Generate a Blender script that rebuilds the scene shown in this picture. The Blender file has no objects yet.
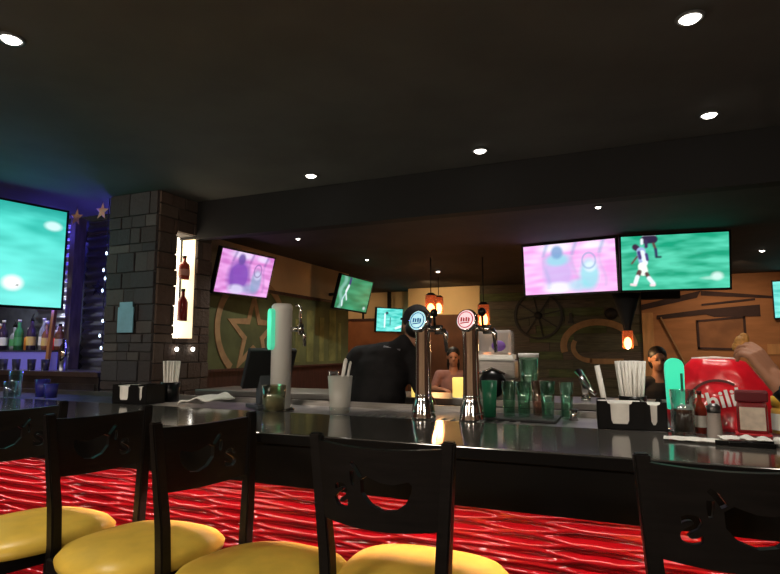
import bpy, bmesh, math, random
from mathutils import Vector, Matrix, noise
random.seed(7)
R = math.radians
PI = math.pi
col = bpy.context.scene.collection
sc = bpy.context.scene

# ------------------------------------------------------------------ camera, world, exposure
cam_d = bpy.data.cameras.new('camera')
cam = bpy.data.objects.new('camera', cam_d)
col.objects.link(cam)
cam.location = (0, 0, 1.37)
cam.rotation_euler = (R(96.4), 0, R(23))
cam_d.sensor_width = 36
cam_d.lens = 555 / 780 * 36
cam_d.clip_start = 0.02
sc.camera = cam
sc.view_settings.view_transform = 'Standard'
sc.view_settings.look = 'None'
sc.view_settings.gamma = 1
sc.view_settings.use_curve_mapping = False
sc.view_settings.exposure = 0.0
w = bpy.data.worlds.new('world'); sc.world = w; w.use_nodes = True
w.node_tree.nodes['Background'].inputs[0].default_value = (0.012, 0.012, 0.014, 1)
w.node_tree.nodes['Background'].inputs[1].default_value = 1.0

SPOT_W = 62          # ceiling downlights over the bar
SMALL_W = 42          # downlights of the low ceiling
STRIP_W = 4.6         # light strip under the bar overhang, per metre
PENDANT_W = 7
FILL_W = 88         # added fill panels behind the viewer, out of view


def lamp(name, kind, loc, energy, color=(1, 1, 1), rot=(0, 0, 0), **kw):
    d = bpy.data.lights.new(name, kind); d.energy = energy; d.color = color
    for k, v in kw.items():
        setattr(d, k, v)
    o = bpy.data.objects.new(name, d); o.location = loc; o.rotation_euler = rot
    col.objects.link(o)
    return o


# ------------------------------------------------------------------ materials
MATS = {}


def mat(name, color, rough=0.5, metal=0.0, emit=None, estr=0.0, noise_amt=0.0, nscale=20, bump=0.0,
        trans=0.0, ior=1.45, alpha=1.0, coat=0.0, stretch=(1, 1, 1), spec=0.5, color2=None):
    if name in MATS:
        return MATS[name]
    m = bpy.data.materials.new(name); m.use_nodes = True
    nt = m.node_tree; b = nt.nodes['Principled BSDF']
    b.inputs['Base Color'].default_value = (*color, 1)
    b.inputs['Roughness'].default_value = rough
    b.inputs['Metallic'].default_value = metal
    b.inputs['Specular IOR Level'].default_value = spec
    b.inputs['IOR'].default_value = ior
    b.inputs['Transmission Weight'].default_value = trans
    b.inputs['Alpha'].default_value = alpha
    b.inputs['Coat Weight'].default_value = coat
    if emit:
        b.inputs['Emission Color'].default_value = (*emit, 1)
        b.inputs['Emission Strength'].default_value = estr
    tc = nt.nodes.new('ShaderNodeTexCoord'); mp = nt.nodes.new('ShaderNodeMapping')
    mp.inputs['Scale'].default_value = stretch
    nt.links.new(tc.outputs['Object'], mp.inputs[0])
    nz = nt.nodes.new('ShaderNodeTexNoise'); nz.inputs['Scale'].default_value = nscale
    nz.inputs['Detail'].default_value = 4
    nt.links.new(mp.outputs[0], nz.inputs['Vector'])
    if noise_amt or color2:
        r = nt.nodes.new('ShaderNodeValToRGB')
        c2 = color2 or tuple(min(1, c * (1 + noise_amt)) for c in color)
        c1 = color if color2 else tuple(c * (1 - noise_amt) for c in color)
        r.color_ramp.elements[0].position = .35; r.color_ramp.elements[1].position = .65
        r.color_ramp.elements[0].color = (*c1, 1); r.color_ramp.elements[1].color = (*c2, 1)
        nt.links.new(nz.outputs['Fac'], r.inputs[0]); nt.links.new(r.outputs[0], b.inputs['Base Color'])
    if bump:
        bp = nt.nodes.new('ShaderNodeBump'); bp.inputs['Strength'].default_value = bump
        bp.inputs['Distance'].default_value = 0.01
        nt.links.new(nz.outputs['Fac'], bp.inputs['Height']); nt.links.new(bp.outputs[0], b.inputs['Normal'])
    MATS[name] = m
    return m


def vcmat(name, rough=0.7, emit=0.0, bump=0.0, metal=0):
    """material whose colour comes from the mesh's own colour attribute"""
    m = bpy.data.materials.new(name); m.use_nodes = True
    nt = m.node_tree; b = nt.nodes['Principled BSDF']
    a = nt.nodes.new('ShaderNodeVertexColor'); a.layer_name = 'Col'
    b.inputs['Roughness'].default_value = rough; b.inputs['Metallic'].default_value = metal
    if emit:
        b.inputs['Base Color'].default_value = (0, 0, 0, 1)
        nt.links.new(a.outputs[0], b.inputs['Emission Color'])
        b.inputs['Emission Strength'].default_value = emit
    else:
        nt.links.new(a.outputs[0], b.inputs['Base Color'])
    if bump:
        nz = nt.nodes.new('ShaderNodeTexNoise'); nz.inputs['Scale'].default_value = 30
        nz.inputs['Detail'].default_value = 5
        tc = nt.nodes.new('ShaderNodeTexCoord'); nt.links.new(tc.outputs['Object'], nz.inputs['Vector'])
        bp = nt.nodes.new('ShaderNodeBump'); bp.inputs['Strength'].default_value = bump
        bp.inputs['Distance'].default_value = 0.02
        nt.links.new(nz.outputs['Fac'], bp.inputs['Height']); nt.links.new(bp.outputs[0], b.inputs['Normal'])
    return m


BLACKW = mat('black_stained_wood', (0.005, 0.004, 0.0038), 0.42, noise_amt=.3, nscale=12, stretch=(1, 1, 8), bump=.05, spec=.28)
APRON = mat('black_lacquered_panel', (0.0025, 0.002, 0.002), 0.6, noise_amt=.3, nscale=6, spec=.12)
VINYL = mat('mustard_vinyl', (0.74, 0.50, 0.075), 0.34, noise_amt=.10, nscale=9, bump=.12)
REDP = mat('red_gloss_lacquer', (0.36, 0.005, 0.010), 0.16, coat=.3, noise_amt=.1, nscale=5, spec=.6)
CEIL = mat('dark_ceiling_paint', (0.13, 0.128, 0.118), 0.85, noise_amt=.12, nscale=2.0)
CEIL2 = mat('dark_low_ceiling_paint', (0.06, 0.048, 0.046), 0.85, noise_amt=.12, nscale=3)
BEAM = mat('dark_beam_paint', (0.008, 0.0075, 0.0075), 0.8, noise_amt=.1, nscale=3)
STEEL = mat('brushed_steel', (0.42, 0.40, 0.38), 0.32, 1.0, noise_amt=.12, nscale=8, stretch=(1, 20, 20))
DSTEEL = mat('dull_dark_steel', (0.18, 0.17, 0.17), 0.4, 1.0, noise_amt=.2, nscale=8)
CHROME = mat('chrome', (0.72, 0.70, 0.68), 0.10, 1.0)
BLKP = mat('black_plastic', (0.005, 0.005, 0.0055), 0.3, spec=.3)
BLKM = mat('matte_black', (0.012, 0.012, 0.013), 0.7)
WHITE = mat('white_paper', (0.80, 0.78, 0.73), 0.7, noise_amt=.05, nscale=30)
WPLAST = mat('white_plastic', (0.80, 0.79, 0.75), 0.3)
FROST = mat('frosted_plastic', (0.62, 0.61, 0.56), 0.35, trans=.25)
CREAM = mat('cream_wall_paint', (0.60, 0.44, 0.25), 0.8, noise_amt=.06, nscale=3)
GREENM = mat('olive_mural_paint', (0.10, 0.115, 0.045), 0.8, noise_amt=.25, nscale=3)
TANM = mat('tan_mural_paint', (0.36, 0.22, 0.11), 0.8, noise_amt=.15, nscale=12)
WAINS = mat('dark_red_brown_wainscot', (0.050, 0.016, 0.012), 0.5, noise_amt=.3, nscale=6, stretch=(6, 6, 1))
BROWNW = mat('red_brown_wall', (0.14, 0.060, 0.035), 0.7, noise_amt=.2, nscale=3)


def thin_glass(name, tint, rough=.04):
    m = bpy.data.materials.new(name); m.use_nodes = True; nt = m.node_tree; nt.nodes.clear()
    out = nt.nodes.new('ShaderNodeOutputMaterial'); mx = nt.nodes.new('ShaderNodeMixShader'); tr_ = nt.nodes.new('ShaderNodeBsdfTransparent')
    gl = nt.nodes.new('ShaderNodeBsdfGlossy'); lw = nt.nodes.new('ShaderNodeLayerWeight'); mr = nt.nodes.new('ShaderNodeMapRange')
    lw.inputs['Blend'].default_value = .35; mr.inputs['To Min'].default_value = .07; mr.inputs['To Max'].default_value = .75
    tr_.inputs[0].default_value = (*tint, 1); gl.inputs['Roughness'].default_value = rough
    gl.inputs['Color'].default_value = (*[min(1, .35 + .65 * c) for c in tint], 1)
    nt.links.new(lw.outputs['Facing'], mr.inputs[0]); nt.links.new(mr.outputs[0], mx.inputs[0])
    nt.links.new(tr_.outputs[0], mx.inputs[1]); nt.links.new(gl.outputs[0], mx.inputs[2]); nt.links.new(mx.outputs[0], out.inputs[0])
    MATS[name] = m
    return m


GLASS = thin_glass('clear_glass', (.93, .95, .94))
GGLASS = thin_glass('green_glass', (.74, .95, .84), .08)
PGLASS = thin_glass('pink_glass', (.92, .76, .70), .08)
SKIN = mat('skin', (0.42, 0.20, 0.12), 0.55, noise_amt=.08, nscale=18)
DSKIN = mat('tan_skin', (0.30, 0.14, 0.08), 0.55, noise_amt=.08, nscale=18)
HAIR = mat('black_hair', (0.010, 0.008, 0.007), 0.5, noise_amt=.3, nscale=40, stretch=(1, 1, .2))
CLOTHK = mat('black_cloth', (0.010, 0.009, 0.010), 0.9, noise_amt=.2, nscale=30)
GOLD = mat('gold_painted_tin', (0.85, 0.50, 0.20), 0.4, .15, noise_amt=.1, nscale=12)
LEDW = mat('white_led_lens', (1, 1, 1), 0.5, emit=(1.0, 0.93, 0.82), estr=9)


# ------------------------------------------------------------------ mesh helpers
class MB:
    def __init__(s):
        s.bm = bmesh.new()

    def _add(s, verts, faces, mi=0, smooth=False):
        vs = [s.bm.verts.new(v) for v in verts]
        for f in faces:
            try:
                fc = s.bm.faces.new([vs[i] for i in f]); fc.material_index = mi; fc.smooth = smooth
            except ValueError:
                pass
        return vs

    def box(s, x0, x1, y0, y1, z0, z1, mi=0, bev=0.0):
        if bev > 0:
            t = bmesh.new()
            bmesh.ops.create_cube(t, size=1)
            for v in t.verts:
                v.co = Vector(((x0 + x1) / 2 + v.co.x * (x1 - x0), (y0 + y1) / 2 + v.co.y * (y1 - y0), (z0 + z1) / 2 + v.co.z * (z1 - z0)))
            bmesh.ops.bevel(t, geom=list(t.edges), offset=bev, segments=2, affect='EDGES', profile=.6)
            s.merge(t, mi); return s
        P = [(x0, y0, z0), (x1, y0, z0), (x1, y1, z0), (x0, y1, z0), (x0, y0, z1), (x1, y0, z1), (x1, y1, z1), (x0, y1, z1)]
        s._add(P, [(3, 2, 1, 0), (4, 5, 6, 7), (0, 1, 5, 4), (1, 2, 6, 5), (2, 3, 7, 6), (3, 0, 4, 7)], mi)
        return s

    def merge(s, t, mi=0, smooth=False, M=None):
        t.verts.ensure_lookup_table(); t.verts.index_update()
        vs = [s.bm.verts.new(M @ v.co if M else v.co) for v in t.verts]
        for f in t.faces:
            nf = s.bm.faces.new([vs[v.index] for v in f.verts]); nf.material_index = mi; nf.smooth = smooth or f.smooth
        t.free()

    def bar(s, a, b, wx, wy, mi=0, up=(0, 0, 1)):
        """square-section bar between two points"""
        a, b = Vector(a), Vector(b); d = (b - a).normalized(); up = Vector(up)
        if abs(d.dot(up)) > .95: up = Vector((0, 1, 0))
        u = d.cross(up).normalized(); v = u.cross(d).normalized()
        P = []
        for p in (a, b):
            for q in ((-1, -1), (1, -1), (1, 1), (-1, 1)):
                P.append(p + u * q[0] * wx / 2 + v * q[1] * wy / 2)
        s._add(P, [(3, 2, 1, 0), (4, 5, 6, 7), (0, 1, 5, 4), (1, 2, 6, 5), (2, 3, 7, 6), (3, 0, 4, 7)], mi)
        return s

    def tube(s, pts, r, seg=12, mi=0, cap=True, close=False):
        pts = [Vector(p) for p in pts]
        rs = r if isinstance(r, (list, tuple)) else [r] * len(pts)
        rings = []; ref = None
        n = len(pts)
        for i, p in enumerate(pts):
            if close: d = (pts[(i + 1) % n] - pts[i - 1])
            elif i == 0: d = pts[1] - p
            elif i == n - 1: d = p - pts[i - 1]
            else: d = pts[i + 1] - pts[i - 1]
            d.normalize()
            if ref is None: ref = Vector((0, 0, 1)) if abs(d.z) < .9 else Vector((1, 0, 0))
            u = d.cross(ref).normalized(); v = u.cross(d).normalized(); ref = v
            rings.append([s.bm.verts.new(p + (u * math.cos(t) + v * math.sin(t)) * rs[i]) for t in [2 * PI * k / seg for k in range(seg)]])
        m = n if close else n - 1
        for i in range(m):
            A, B = rings[i], rings[(i + 1) % n]
            for k in range(seg):
                f = s.bm.faces.new((A[k], A[(k + 1) % seg], B[(k + 1) % seg], B[k])); f.smooth = True; f.material_index = mi
        if cap and not close:
            f = s.bm.faces.new(rings[0][::-1]); f.material_index = mi
            f = s.bm.faces.new(rings[-1]); f.material_index = mi
        return s

    def lathe(s, prof, c=(0, 0, 0), seg=24, mi=0, M=None):
        """prof = [(r, z)...]"""
        c = Vector(c); rings = []
        T = M or Matrix.Identity(4)
        for r, z in prof:
            if r < 1e-5:
                rings.append([s.bm.verts.new(T @ (c + Vector((0, 0, z))))])
            else:
                rings.append([s.bm.verts.new(T @ (c + Vector((r * math.cos(2 * PI * k / seg), r * math.sin(2 * PI * k / seg), z)))) for k in range(seg)])
        for A, B in zip(rings, rings[1:]):
            for k in range(seg):
                a = A[k % len(A)]; a2 = A[(k + 1) % len(A)]; b = B[k % len(B)]; b2 = B[(k + 1) % len(B)]
                vs = []
                for v in (a, a2, b2, b):
                    if v not in vs: vs.append(v)
                if len(vs) > 2:
                    f = s.bm.faces.new(vs); f.smooth = True; f.material_index = mi
        return s

    def prism(s, poly, depth, M=None, mi=0):
        """poly in local xy, extruded along local z by depth"""
        M = M or Matrix.Identity(4); n = len(poly)
        P = [M @ Vector((x, y, 0)) for x, y in poly] + [M @ Vector((x, y, depth)) for x, y in poly]
        s._add(P, [tuple(range(n))[::-1], tuple(range(n, 2 * n))] + [(i, (i + 1) % n, n + (i + 1) % n, n + i) for i in range(n)], mi)
        return s

    def ball(s, c, r, mi=0, seg=16, rot=None):
        t = bmesh.new(); bmesh.ops.create_uvsphere(t, u_segments=seg, v_segments=max(6, seg // 2), radius=1)
        rr = r if isinstance(r, (tuple, list)) else (r, r, r)
        M = Matrix.Translation(c) @ (rot or Matrix.Identity(4)) @ Matrix.Diagonal((*rr, 1))
        s.merge(t, mi, True, M); return s

    def build(s, name, mats, parent=None, loc=None, rz=0):
        me = bpy.data.meshes.new(name)
        bmesh.ops.recalc_face_normals(s.bm, faces=s.bm.faces)
        s.bm.to_mesh(me); s.bm.free()
        if not isinstance(mats, (list, tuple)): mats = [mats]
        for m in mats: me.materials.append(m)
        o = bpy.data.objects.new(name, me); col.objects.link(o)
        if parent: o.parent = parent
        if loc: o.location = loc
        o.rotation_euler.z = rz
        return o


def tag(o, label=None, cat=None, group=None, kind=None):
    for k, v in (('label', label), ('category', cat), ('group', group), ('kind', kind)):
        if v: o[k] = v
    return o


def empty(name, loc, rz=0, label=None, cat=None, group=None):
    o = bpy.data.objects.new(name, None); o.empty_display_size = .1; col.objects.link(o)
    o.location = loc; o.rotation_euler.z = rz
    return tag(o, label, cat, group)


def struct(o): o['kind'] = 'structure'; return o


def copy_tree(o, parent=None):
    c = o.copy(); col.objects.link(c); c.parent = parent
    for ch in list(o.children): copy_tree(ch, c)
    return c


def apply_mods(o):
    dg = bpy.context.evaluated_depsgraph_get()
    me = bpy.data.meshes.new_from_object(o.evaluated_get(dg))
    old = o.data; o.modifiers.clear(); o.data = me
    bpy.data.meshes.remove(old)


def wallM(origin, xdir, zdir=(0, 0, 1)):
    """matrix: local xy -> plane spanned by xdir,zdir; local z -> towards viewer side (x cross z)"""
    x = Vector(xdir).normalized(); y = Vector(zdir).normalized(); z = x.cross(y)
    M = Matrix((x, y, z)).transposed().to_4x4(); M.translation = Vector(origin)
    return M


# ------------------------------------------------------------------ setting
BT = 1.07            # bar top height
H1, H2 = 2.63, 2.42  # upper and lower ceiling
flo = struct(MB().box(-7, 4, -2.5, 10, -.1, 0).build('floor', mat('brown_floor_tile', (0.06, 0.04, 0.03), .45, noise_amt=.3, nscale=3)))
struct(MB().box(-7, 4, -2.5, 3.65, H1, H1 + .1).build('ceiling', CEIL))
struct(MB().box(-3.89, 4, 3.65, 3.76, 2.31, H1 + .1).build('trim_1', BEAM))
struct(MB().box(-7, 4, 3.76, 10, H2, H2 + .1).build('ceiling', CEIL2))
struct(MB().box(-7, 4, -2.6, -2.5, 0, H1).build('wall_front', mat('tan_front_wall', (.42, .27, .16), .8, noise_amt=.1, nscale=2)))
struct(MB().box(4, 4.1, -2.5, 10, 0, H1).build('wall_right', BROWNW))
struct(MB().box(-7.1, -7, -2.5, 10, 0, H1).build('wall_left', BROWNW))
# back wall, cream above and red brown below
b = MB(); b.box(-7, -2.2, 9.4, 9.5, 0, 1.93, 0); b.box(-7, -2.2, 9.4, 9.5, 1.93, H2, 1)
b.box(-6.2, -2.2, 9.37, 9.4, 1.90, 1.94, 2)
struct(b.build('wall_back', [mat('orange_brown_wall', (0.30, 0.11, 0.045), .7, noise_amt=.15, nscale=3), CREAM, WAINS]))
b = MB()
for x in (-4.55, -4.0): b.box(x, x + .035, 9.375, 9.4, 1.94, H2)
struct(b.build('trim_2', BEAM))
# cream boxed-out panel under the low ceiling
b = MB(); b.box(-3.48, -2.21, 9.0, 9.4, 1.95, H2, 0); b.box(-3.48, -2.21, 8.98, 9.4, 0, 1.95, 1)
struct(b.build('wall_back', [mat('lit_cream_paint', (0.80, 0.58, 0.32), .75, noise_amt=.04, nscale=3), BROWNW]))  # pendant light on the box is put into a brighter cream
# dark plank wall
pl = MB(); n = 18
cols = [mat('plank_dark_olive', (0.085, 0.082, 0.052), .7, noise_amt=.3, nscale=5, stretch=(1, 1, 12)),
        mat('plank_grey_brown', (0.10, 0.082, 0.062), .7, noise_amt=.3, nscale=5, stretch=(1, 1, 12)),
        mat('plank_moss_green', (0.08, 0.105, 0.04), .7, noise_amt=.35, nscale=4, stretch=(1, 1, 8))]
for i in range(n):
    z0 = i * H2 / n; x = -2.2
    while x < .22:
        x2 = min(.22, x + random.uniform(.5, 1.1))
        pl.box(x, x2 - .006, 9.0 + random.uniform(0, .008), 9.04, z0, z0 + H2 / n - .014, random.choice((0, 0, 1, 1, 2)))
        x = x2
pl.box(-2.2, .22, 9.03, 9.4, 0, H2, 0)
struct(pl.build('wall_back', cols))
# orange plywood wall on the right
b = MB(); b.box(.22, 3.99, 8.97, 9.4, 0, H2, 0)
struct(b.build('wall_back', mat('orange_plywood', (0.40, 0.185, 0.075), .65, noise_amt=.14, nscale=2, stretch=(1, 1, 5))))
# star mural wall
b = MB(); b.box(-3.66, -3.56, 3.87, 6.9, 1.99, H2, 0); b.box(-3.66, -3.56, 3.87, 6.9, 1.18, 1.99, 1); b.box(-3.66, -3.56, 3.87, 6.9, 0, 1.18, 2)
struct(b.build('wall_left', [CREAM, GREENM, WAINS]))
struct(MB().box(-3.56, -3.54, 3.87, 6.9, 1.975, 2.01).build('trim_3', WAINS))
struct(MB().box(-3.56, -3.53, 3.87, 6.9, 1.16, 1.185).build('trim_4', WAINS))


def star_pts(ro, ri, rot=0, n=5):
    return [((ro if k % 2 == 0 else ri) * math.sin(PI * k / n + rot), (ro if k % 2 == 0 else ri) * math.cos(PI * k / n + rot)) for k in range(2 * n)]


def ring_arc(mb, M, cx, cy, rx, ry, wd, a0, a1, depth, seg=40, mi=0):
    for i in range(seg):
        t0 = R(a0 + (a1 - a0) * i / seg); t1 = R(a0 + (a1 - a0) * (i + 1) / seg)
        q = [(cx + (rx + s * wd / 2) * math.cos(t), cy + (ry + s * wd / 2) * math.sin(t)) for s, t in ((-1, t0), (1, t0), (1, t1), (-1, t1))]
        mb.prism(q, depth, M, mi)


# painted star in a ring (a flat painted sign of its own)
M = wallM((-3.559, 4.755, 1.53), (0, 1, 0))
sb = MB()
ring_arc(sb, M, 0, .06, .56, .50, .075, -50, 232, .008, 60)
so, si = star_pts(.44, .19), star_pts(.30, .115)
for k in range(10):
    q = [so[k], so[(k + 1) % 10], si[(k + 1) % 10], si[k]]
    sb.prism(q, .008, M)
tag(sb.build('star_mural', TANM), 'tan star inside a broken ring painted on the green wall', 'mural')
# faint vertical strokes painted beside the star
sb = MB()
for y, wd, h in ((5.55, .10, .5), (5.8, .16, .62), (6.1, .12, .55), (6.35, .18, .66), (6.6, .08, .5)):
    sb.box(-3.559, -3.555, y, y + wd, 1.22, 1.22 + h)
tag(sb.build('painted_cactus_strokes', mat('yellow_green_mural_paint', (0.16, 0.17, 0.055), .8, noise_amt=.3, nscale=6)),
    'pale green upright strokes painted on wall beside the star', 'mural')

# wagon wheel on plank wall
M = wallM((-1.27, 8.995, 1.90), (1, 0, 0))
wb = MB(); DK = mat('dark_iron', (0.018, 0.016, 0.014), .6)
ring_arc(wb, M, 0, 0, .36, .36, .035, 0, 360, .03, 48)
wh = tag(wb.build('wagon_wheel', DK), 'dark spoked wagon wheel on the plank wall', 'wheel')
wb = MB()
for k in range(4):
    a = PI * k / 4 + .2
    wb.bar(M @ Vector((-.35 * math.cos(a), -.35 * math.sin(a), .015)), M @ Vector((.35 * math.cos(a), .35 * math.sin(a), .015)), .02, .02)
wb.build('spoke', DK, wh)
wb = MB(); wb.lathe([(0, 0), (.06, 0), (.06, .04), (0, .04)], M=M); wb.build('hub', DK, wh)
# tan curved band sign
M = wallM((-.40, 8.995, 1.42), (1, 0, 0))
sb = MB()
ring_arc(sb, M, 0, 0, .50, .36, .10, 0, 195, .01, 40)
ring_arc(sb, M, -.12, -.02, .24, .20, .07, 150, 275, .01, 20)
sb.prism([(-.12, -.27), (.35, -.27), (.35, -.19), (-.12, -.19)], .01, M)
tag(sb.build('curved_band_mural', TANM), 'tan curved arch band painted on dark plank wall', 'mural')
sb = MB(); sb.box(-.80, -.76, 8.96, 8.995, 1.80, 1.93); sb.box(-.82, -.74, 8.95, 8.995, 1.77, 1.80)
tag(sb.build('wall_hook', DK), 'small dark iron hook on the plank wall', 'hook')
sb = MB(); sb.lathe([(0, 0), (.09, 0), (.09, .03), (0, .03)], M=wallM((-.20, 8.995, 1.90), (1, 0, 0)))
tag(sb.build('iron_disc', DK), 'round dark iron disc on plank wall beside pendant', 'disc')

# barn mural on orange wall : dark roof lines, posts, square board
M = wallM((0, 8.968, 0), (1, 0, 0))
sb = MB(); DKP = mat('dark_purple_brown_paint', (0.045, 0.022, 0.022), .7, noise_amt=.3, nscale=5)
sb.prism([(.22, 2.02), (.22, 1.94), (.95, 2.10), (1.0, 2.20)], .012, M)
sb.prism([(1.0, 2.20), (1.0, 2.13), (1.95, 2.05), (1.95, 2.08)], .012, M)
sb.prism([(1.0, 2.01), (1.65, 2.07), (1.65, 2.04), (1.0, 1.98)], .012, M)
sb.prism([(.42, 1.86), (1.0, 1.93), (1.70, 1.98), (1.70, 1.82), (1.15, 1.82), (1.05, 1.86), (.42, 1.80)], .012, M)
tag(sb.build('barn_roof_mural', DKP), 'dark roof lines of a barn painted on the orange wall', 'mural')
sb = MB()
sb.prism([(.22, .5), (.37, .5), (.37, 1.90), (.22, 1.90)], .015, M)
tag(sb.build('light_timber_post', mat('light_orange_timber', (0.55, 0.30, 0.12), .6, noise_amt=.15, nscale=3, stretch=(6, 1, 1))),
    'pale orange timber post at the edge of orange wall', 'post')
tag(MB().prism([(1.75, 1.30), (2.4, 1.30), (2.4, 1.44), (1.75, 1.44)], .015, M).build('timber_rail', MATS['light_orange_timber']), 'short pale orange timber rail at the right edge', 'rail')
sb = MB(); sb.bar(M @ Vector((.47, 1.83, .02)), M @ Vector((.80, 1.05, .02)), .05, .02)
tag(sb.build('diagonal_brace', TANM), 'thin slanted timber brace on the orange wall', 'brace')
sb = MB()
for q in ([(.92, 1.78), (1.52, 1.83), (1.52, 1.80), (.92, 1.75)], [(.92, 1.40), (1.52, 1.38), (1.52, 1.35), (.92, 1.37)],
          [(.92, 1.37), (.95, 1.37), (.95, 1.78), (.92, 1.78)], [(1.49, 1.35), (1.52, 1.35), (1.52, 1.83), (1.49, 1.83)]):
    sb.prism(q, .02, M)
hb = tag(sb.build('hanging_board', DKP), 'square board outlined in dark on orange barn wall', 'board')
sb = MB(); sb.prism([(.95, 1.40), (1.49, 1.38), (1.49, 1.80), (.95, 1.75)], .006, M)
sb.build('board_face', mat('brown_board', (0.27, 0.12, 0.05), .6, noise_amt=.2, nscale=5), hb)

# ------------------------------------------------------------------ stone pillar with lit niche
PXL, PXR, PY0, PY1 = -3.89, -3.37, 3.25, 3.86
NY0, NY1, NZ0, NZ1, NXD = 3.44, 3.68, 1.46, 2.33, -3.53


def stone_course(mb, u0, u1, z0, z1, place, cl, vcols, holes=()):
    z = z0
    while z < z1 - .001:
        h = min(random.choice((.07, .10, .13, .16)), z1 - z); u = u0
        if z1 - z - h < .05: h = z1 - z
        while u < u1 - .001:
            wd = random.uniform(.10, .26)
            if u1 - u - wd < .07: wd = u1 - u
            segs = [(u, u + wd, z, z + h)]
            for (a, b_, c, d) in holes:
                if u < b_ and u + wd > a and z < d and z + h > c:
                    segs = []
                    if u < a - .012: segs.append((u, a + random.uniform(0, .012), z, z + h))
                    if u + wd > b_ + .012: segs.append((b_ - random.uniform(0, .012), u + wd, z, z + h))
                    if z < c - .01: segs.append((max(u, a), min(u + wd, b_), z, c))
                    if z + h > d + .01: segs.append((max(u, a), min(u + wd, b_), d, z + h))
            for (a, b_, c, d) in segs:
                if b_ - a < .01: continue
                out = random.uniform(.0, .013); k = random.choice(vcols); f = random.uniform(.8, 1.2)
                n0 = len(mb.bm.verts)
                place(mb, a + .004, b_ - .004, c + .004, d - .004, out)
                cl.append((n0, len(mb.bm.verts), tuple(x * f for x in k)))
            u += wd
        z += h


def paint(o, cl, default=(.1, .1, .1)):
    at = o.data.color_attributes.new('Col', 'FLOAT_COLOR', 'POINT')
    for i in range(len(at.data)): at.data[i].color = (*default, 1)
    for a, b_, c in cl:
        for i in range(a, b_): at.data[i].color = (*c, 1)


pillar = empty('stone_pillar', ((PXL + PXR) / 2, (PY0 + PY1) / 2, 0), 0, 'square pillar of rough grey stone blocks with a lit niche', 'pillar')
pi_ = pillar.matrix_basis.inverted()
po = Vector(pillar.location)


def L(v, o=po): return v - o


core = MB(); ox, oy = po.x, po.y
core.box(PXL - ox, NXD - .01 - ox, PY0 - oy, PY1 - oy, 0, 2.63)
core.box(NXD - .01 - ox, PXR - ox, PY0 - oy, NY0 - oy, 0, 2.63)
core.box(NXD - .01 - ox, PXR - ox, NY1 - oy, PY1 - oy, 0, 2.63)
core.box(NXD - .01 - ox, PXR - ox, NY0 - oy, NY1 - oy, 0, NZ0)
core.box(NXD - .01 - ox, PXR - ox, NY0 - oy, NY1 - oy, NZ1, 2.63)
core.build('pillar_core', mat('dark_mortar', (.050, .045, .045), .9, noise_amt=.2, nscale=30), pillar)
STV = [(.062, .053, .056), (.072, .062, .064), (.048, .043, .048), (.064, .050, .050), (.056, .052, .058), (.095, .082, .080)]
smb = MB(); cl = []
stone_course(smb, PXL, PXR, .0, H1, lambda mb, a, b_, c, d, o: mb.box(a - ox, b_ - ox, PY0 - .012 - o - oy, PY0 + .01 - oy, c, d, bev=.005), cl, STV)
f1 = smb.build('stone_facing', vcmat('front_stone', .85, bump=.6), pillar); paint(f1, cl)
smb = MB(); cl = []
STR = [(.095, .060, .045), (.075, .048, .037), (.115, .080, .060), (.085, .062, .05)]
stone_course(smb, PY0, PY1, .0, H1, lambda mb, a, b_, c, d, o: mb.box(PXR - .01 - ox, PXR + .012 + o - ox, a - oy, b_ - oy, c, d, bev=.005), cl, STR,
             holes=[(NY0, NY1, NZ0, NZ1)])
f2 = smb.build('stone_facing', vcmat('side_stone', .85, bump=.6), pillar); paint(f2, cl)
nb = MB(); nb.box(NXD - .008 - ox, NXD - ox, NY0 - oy, NY1 - oy, NZ0, NZ1)
nb2 = MB().box(NXD - ox, PXR - .01 - ox, NY1 - .006 - oy, NY1 - oy, NZ0, NZ1)
nb2.build('niche_side_panel', mat('yellow_light_panel', (1, .9, .7), .5, emit=(1.0, .78, .48), estr=.95), pillar)
nb.build('niche_light_panel', mat('warm_light_panel', (1, .95, .85), .5, emit=(1.0, .86, .66), estr=2.6), pillar)
nb = MB(); nb.box(NXD - ox, NXD + .012 - ox, NY1 - .018 - oy, NY1 - .006 - oy, 1.62, NZ1); nb.build('niche_corner_strip', BLKM, pillar)
for z in (1.60, 1.95):
    nb = MB(); nb.box(NXD + .001 - ox, PXR - .02 - ox, NY0 + .002 - oy, NY1 - .02 - oy, z, z + .006); nb.build('glass_shelf', GLASS, pillar)
nb = MB()
for k, y in enumerate((3.46, 3.64)): nb.lathe([(0, 0), (.016, 0), (.016, .01), (0, .01)], M=wallM((PXR + .036 - ox, y - oy, 1.37), (0, 1, 0)), seg=12)
nb.build('spotlight_dot', LEDW, pillar)
lamp('niche_glow', 'POINT', (-3.46, 3.56, 2.2), 1.2, (1, .85, .62), shadow_soft_size=.04)


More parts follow.
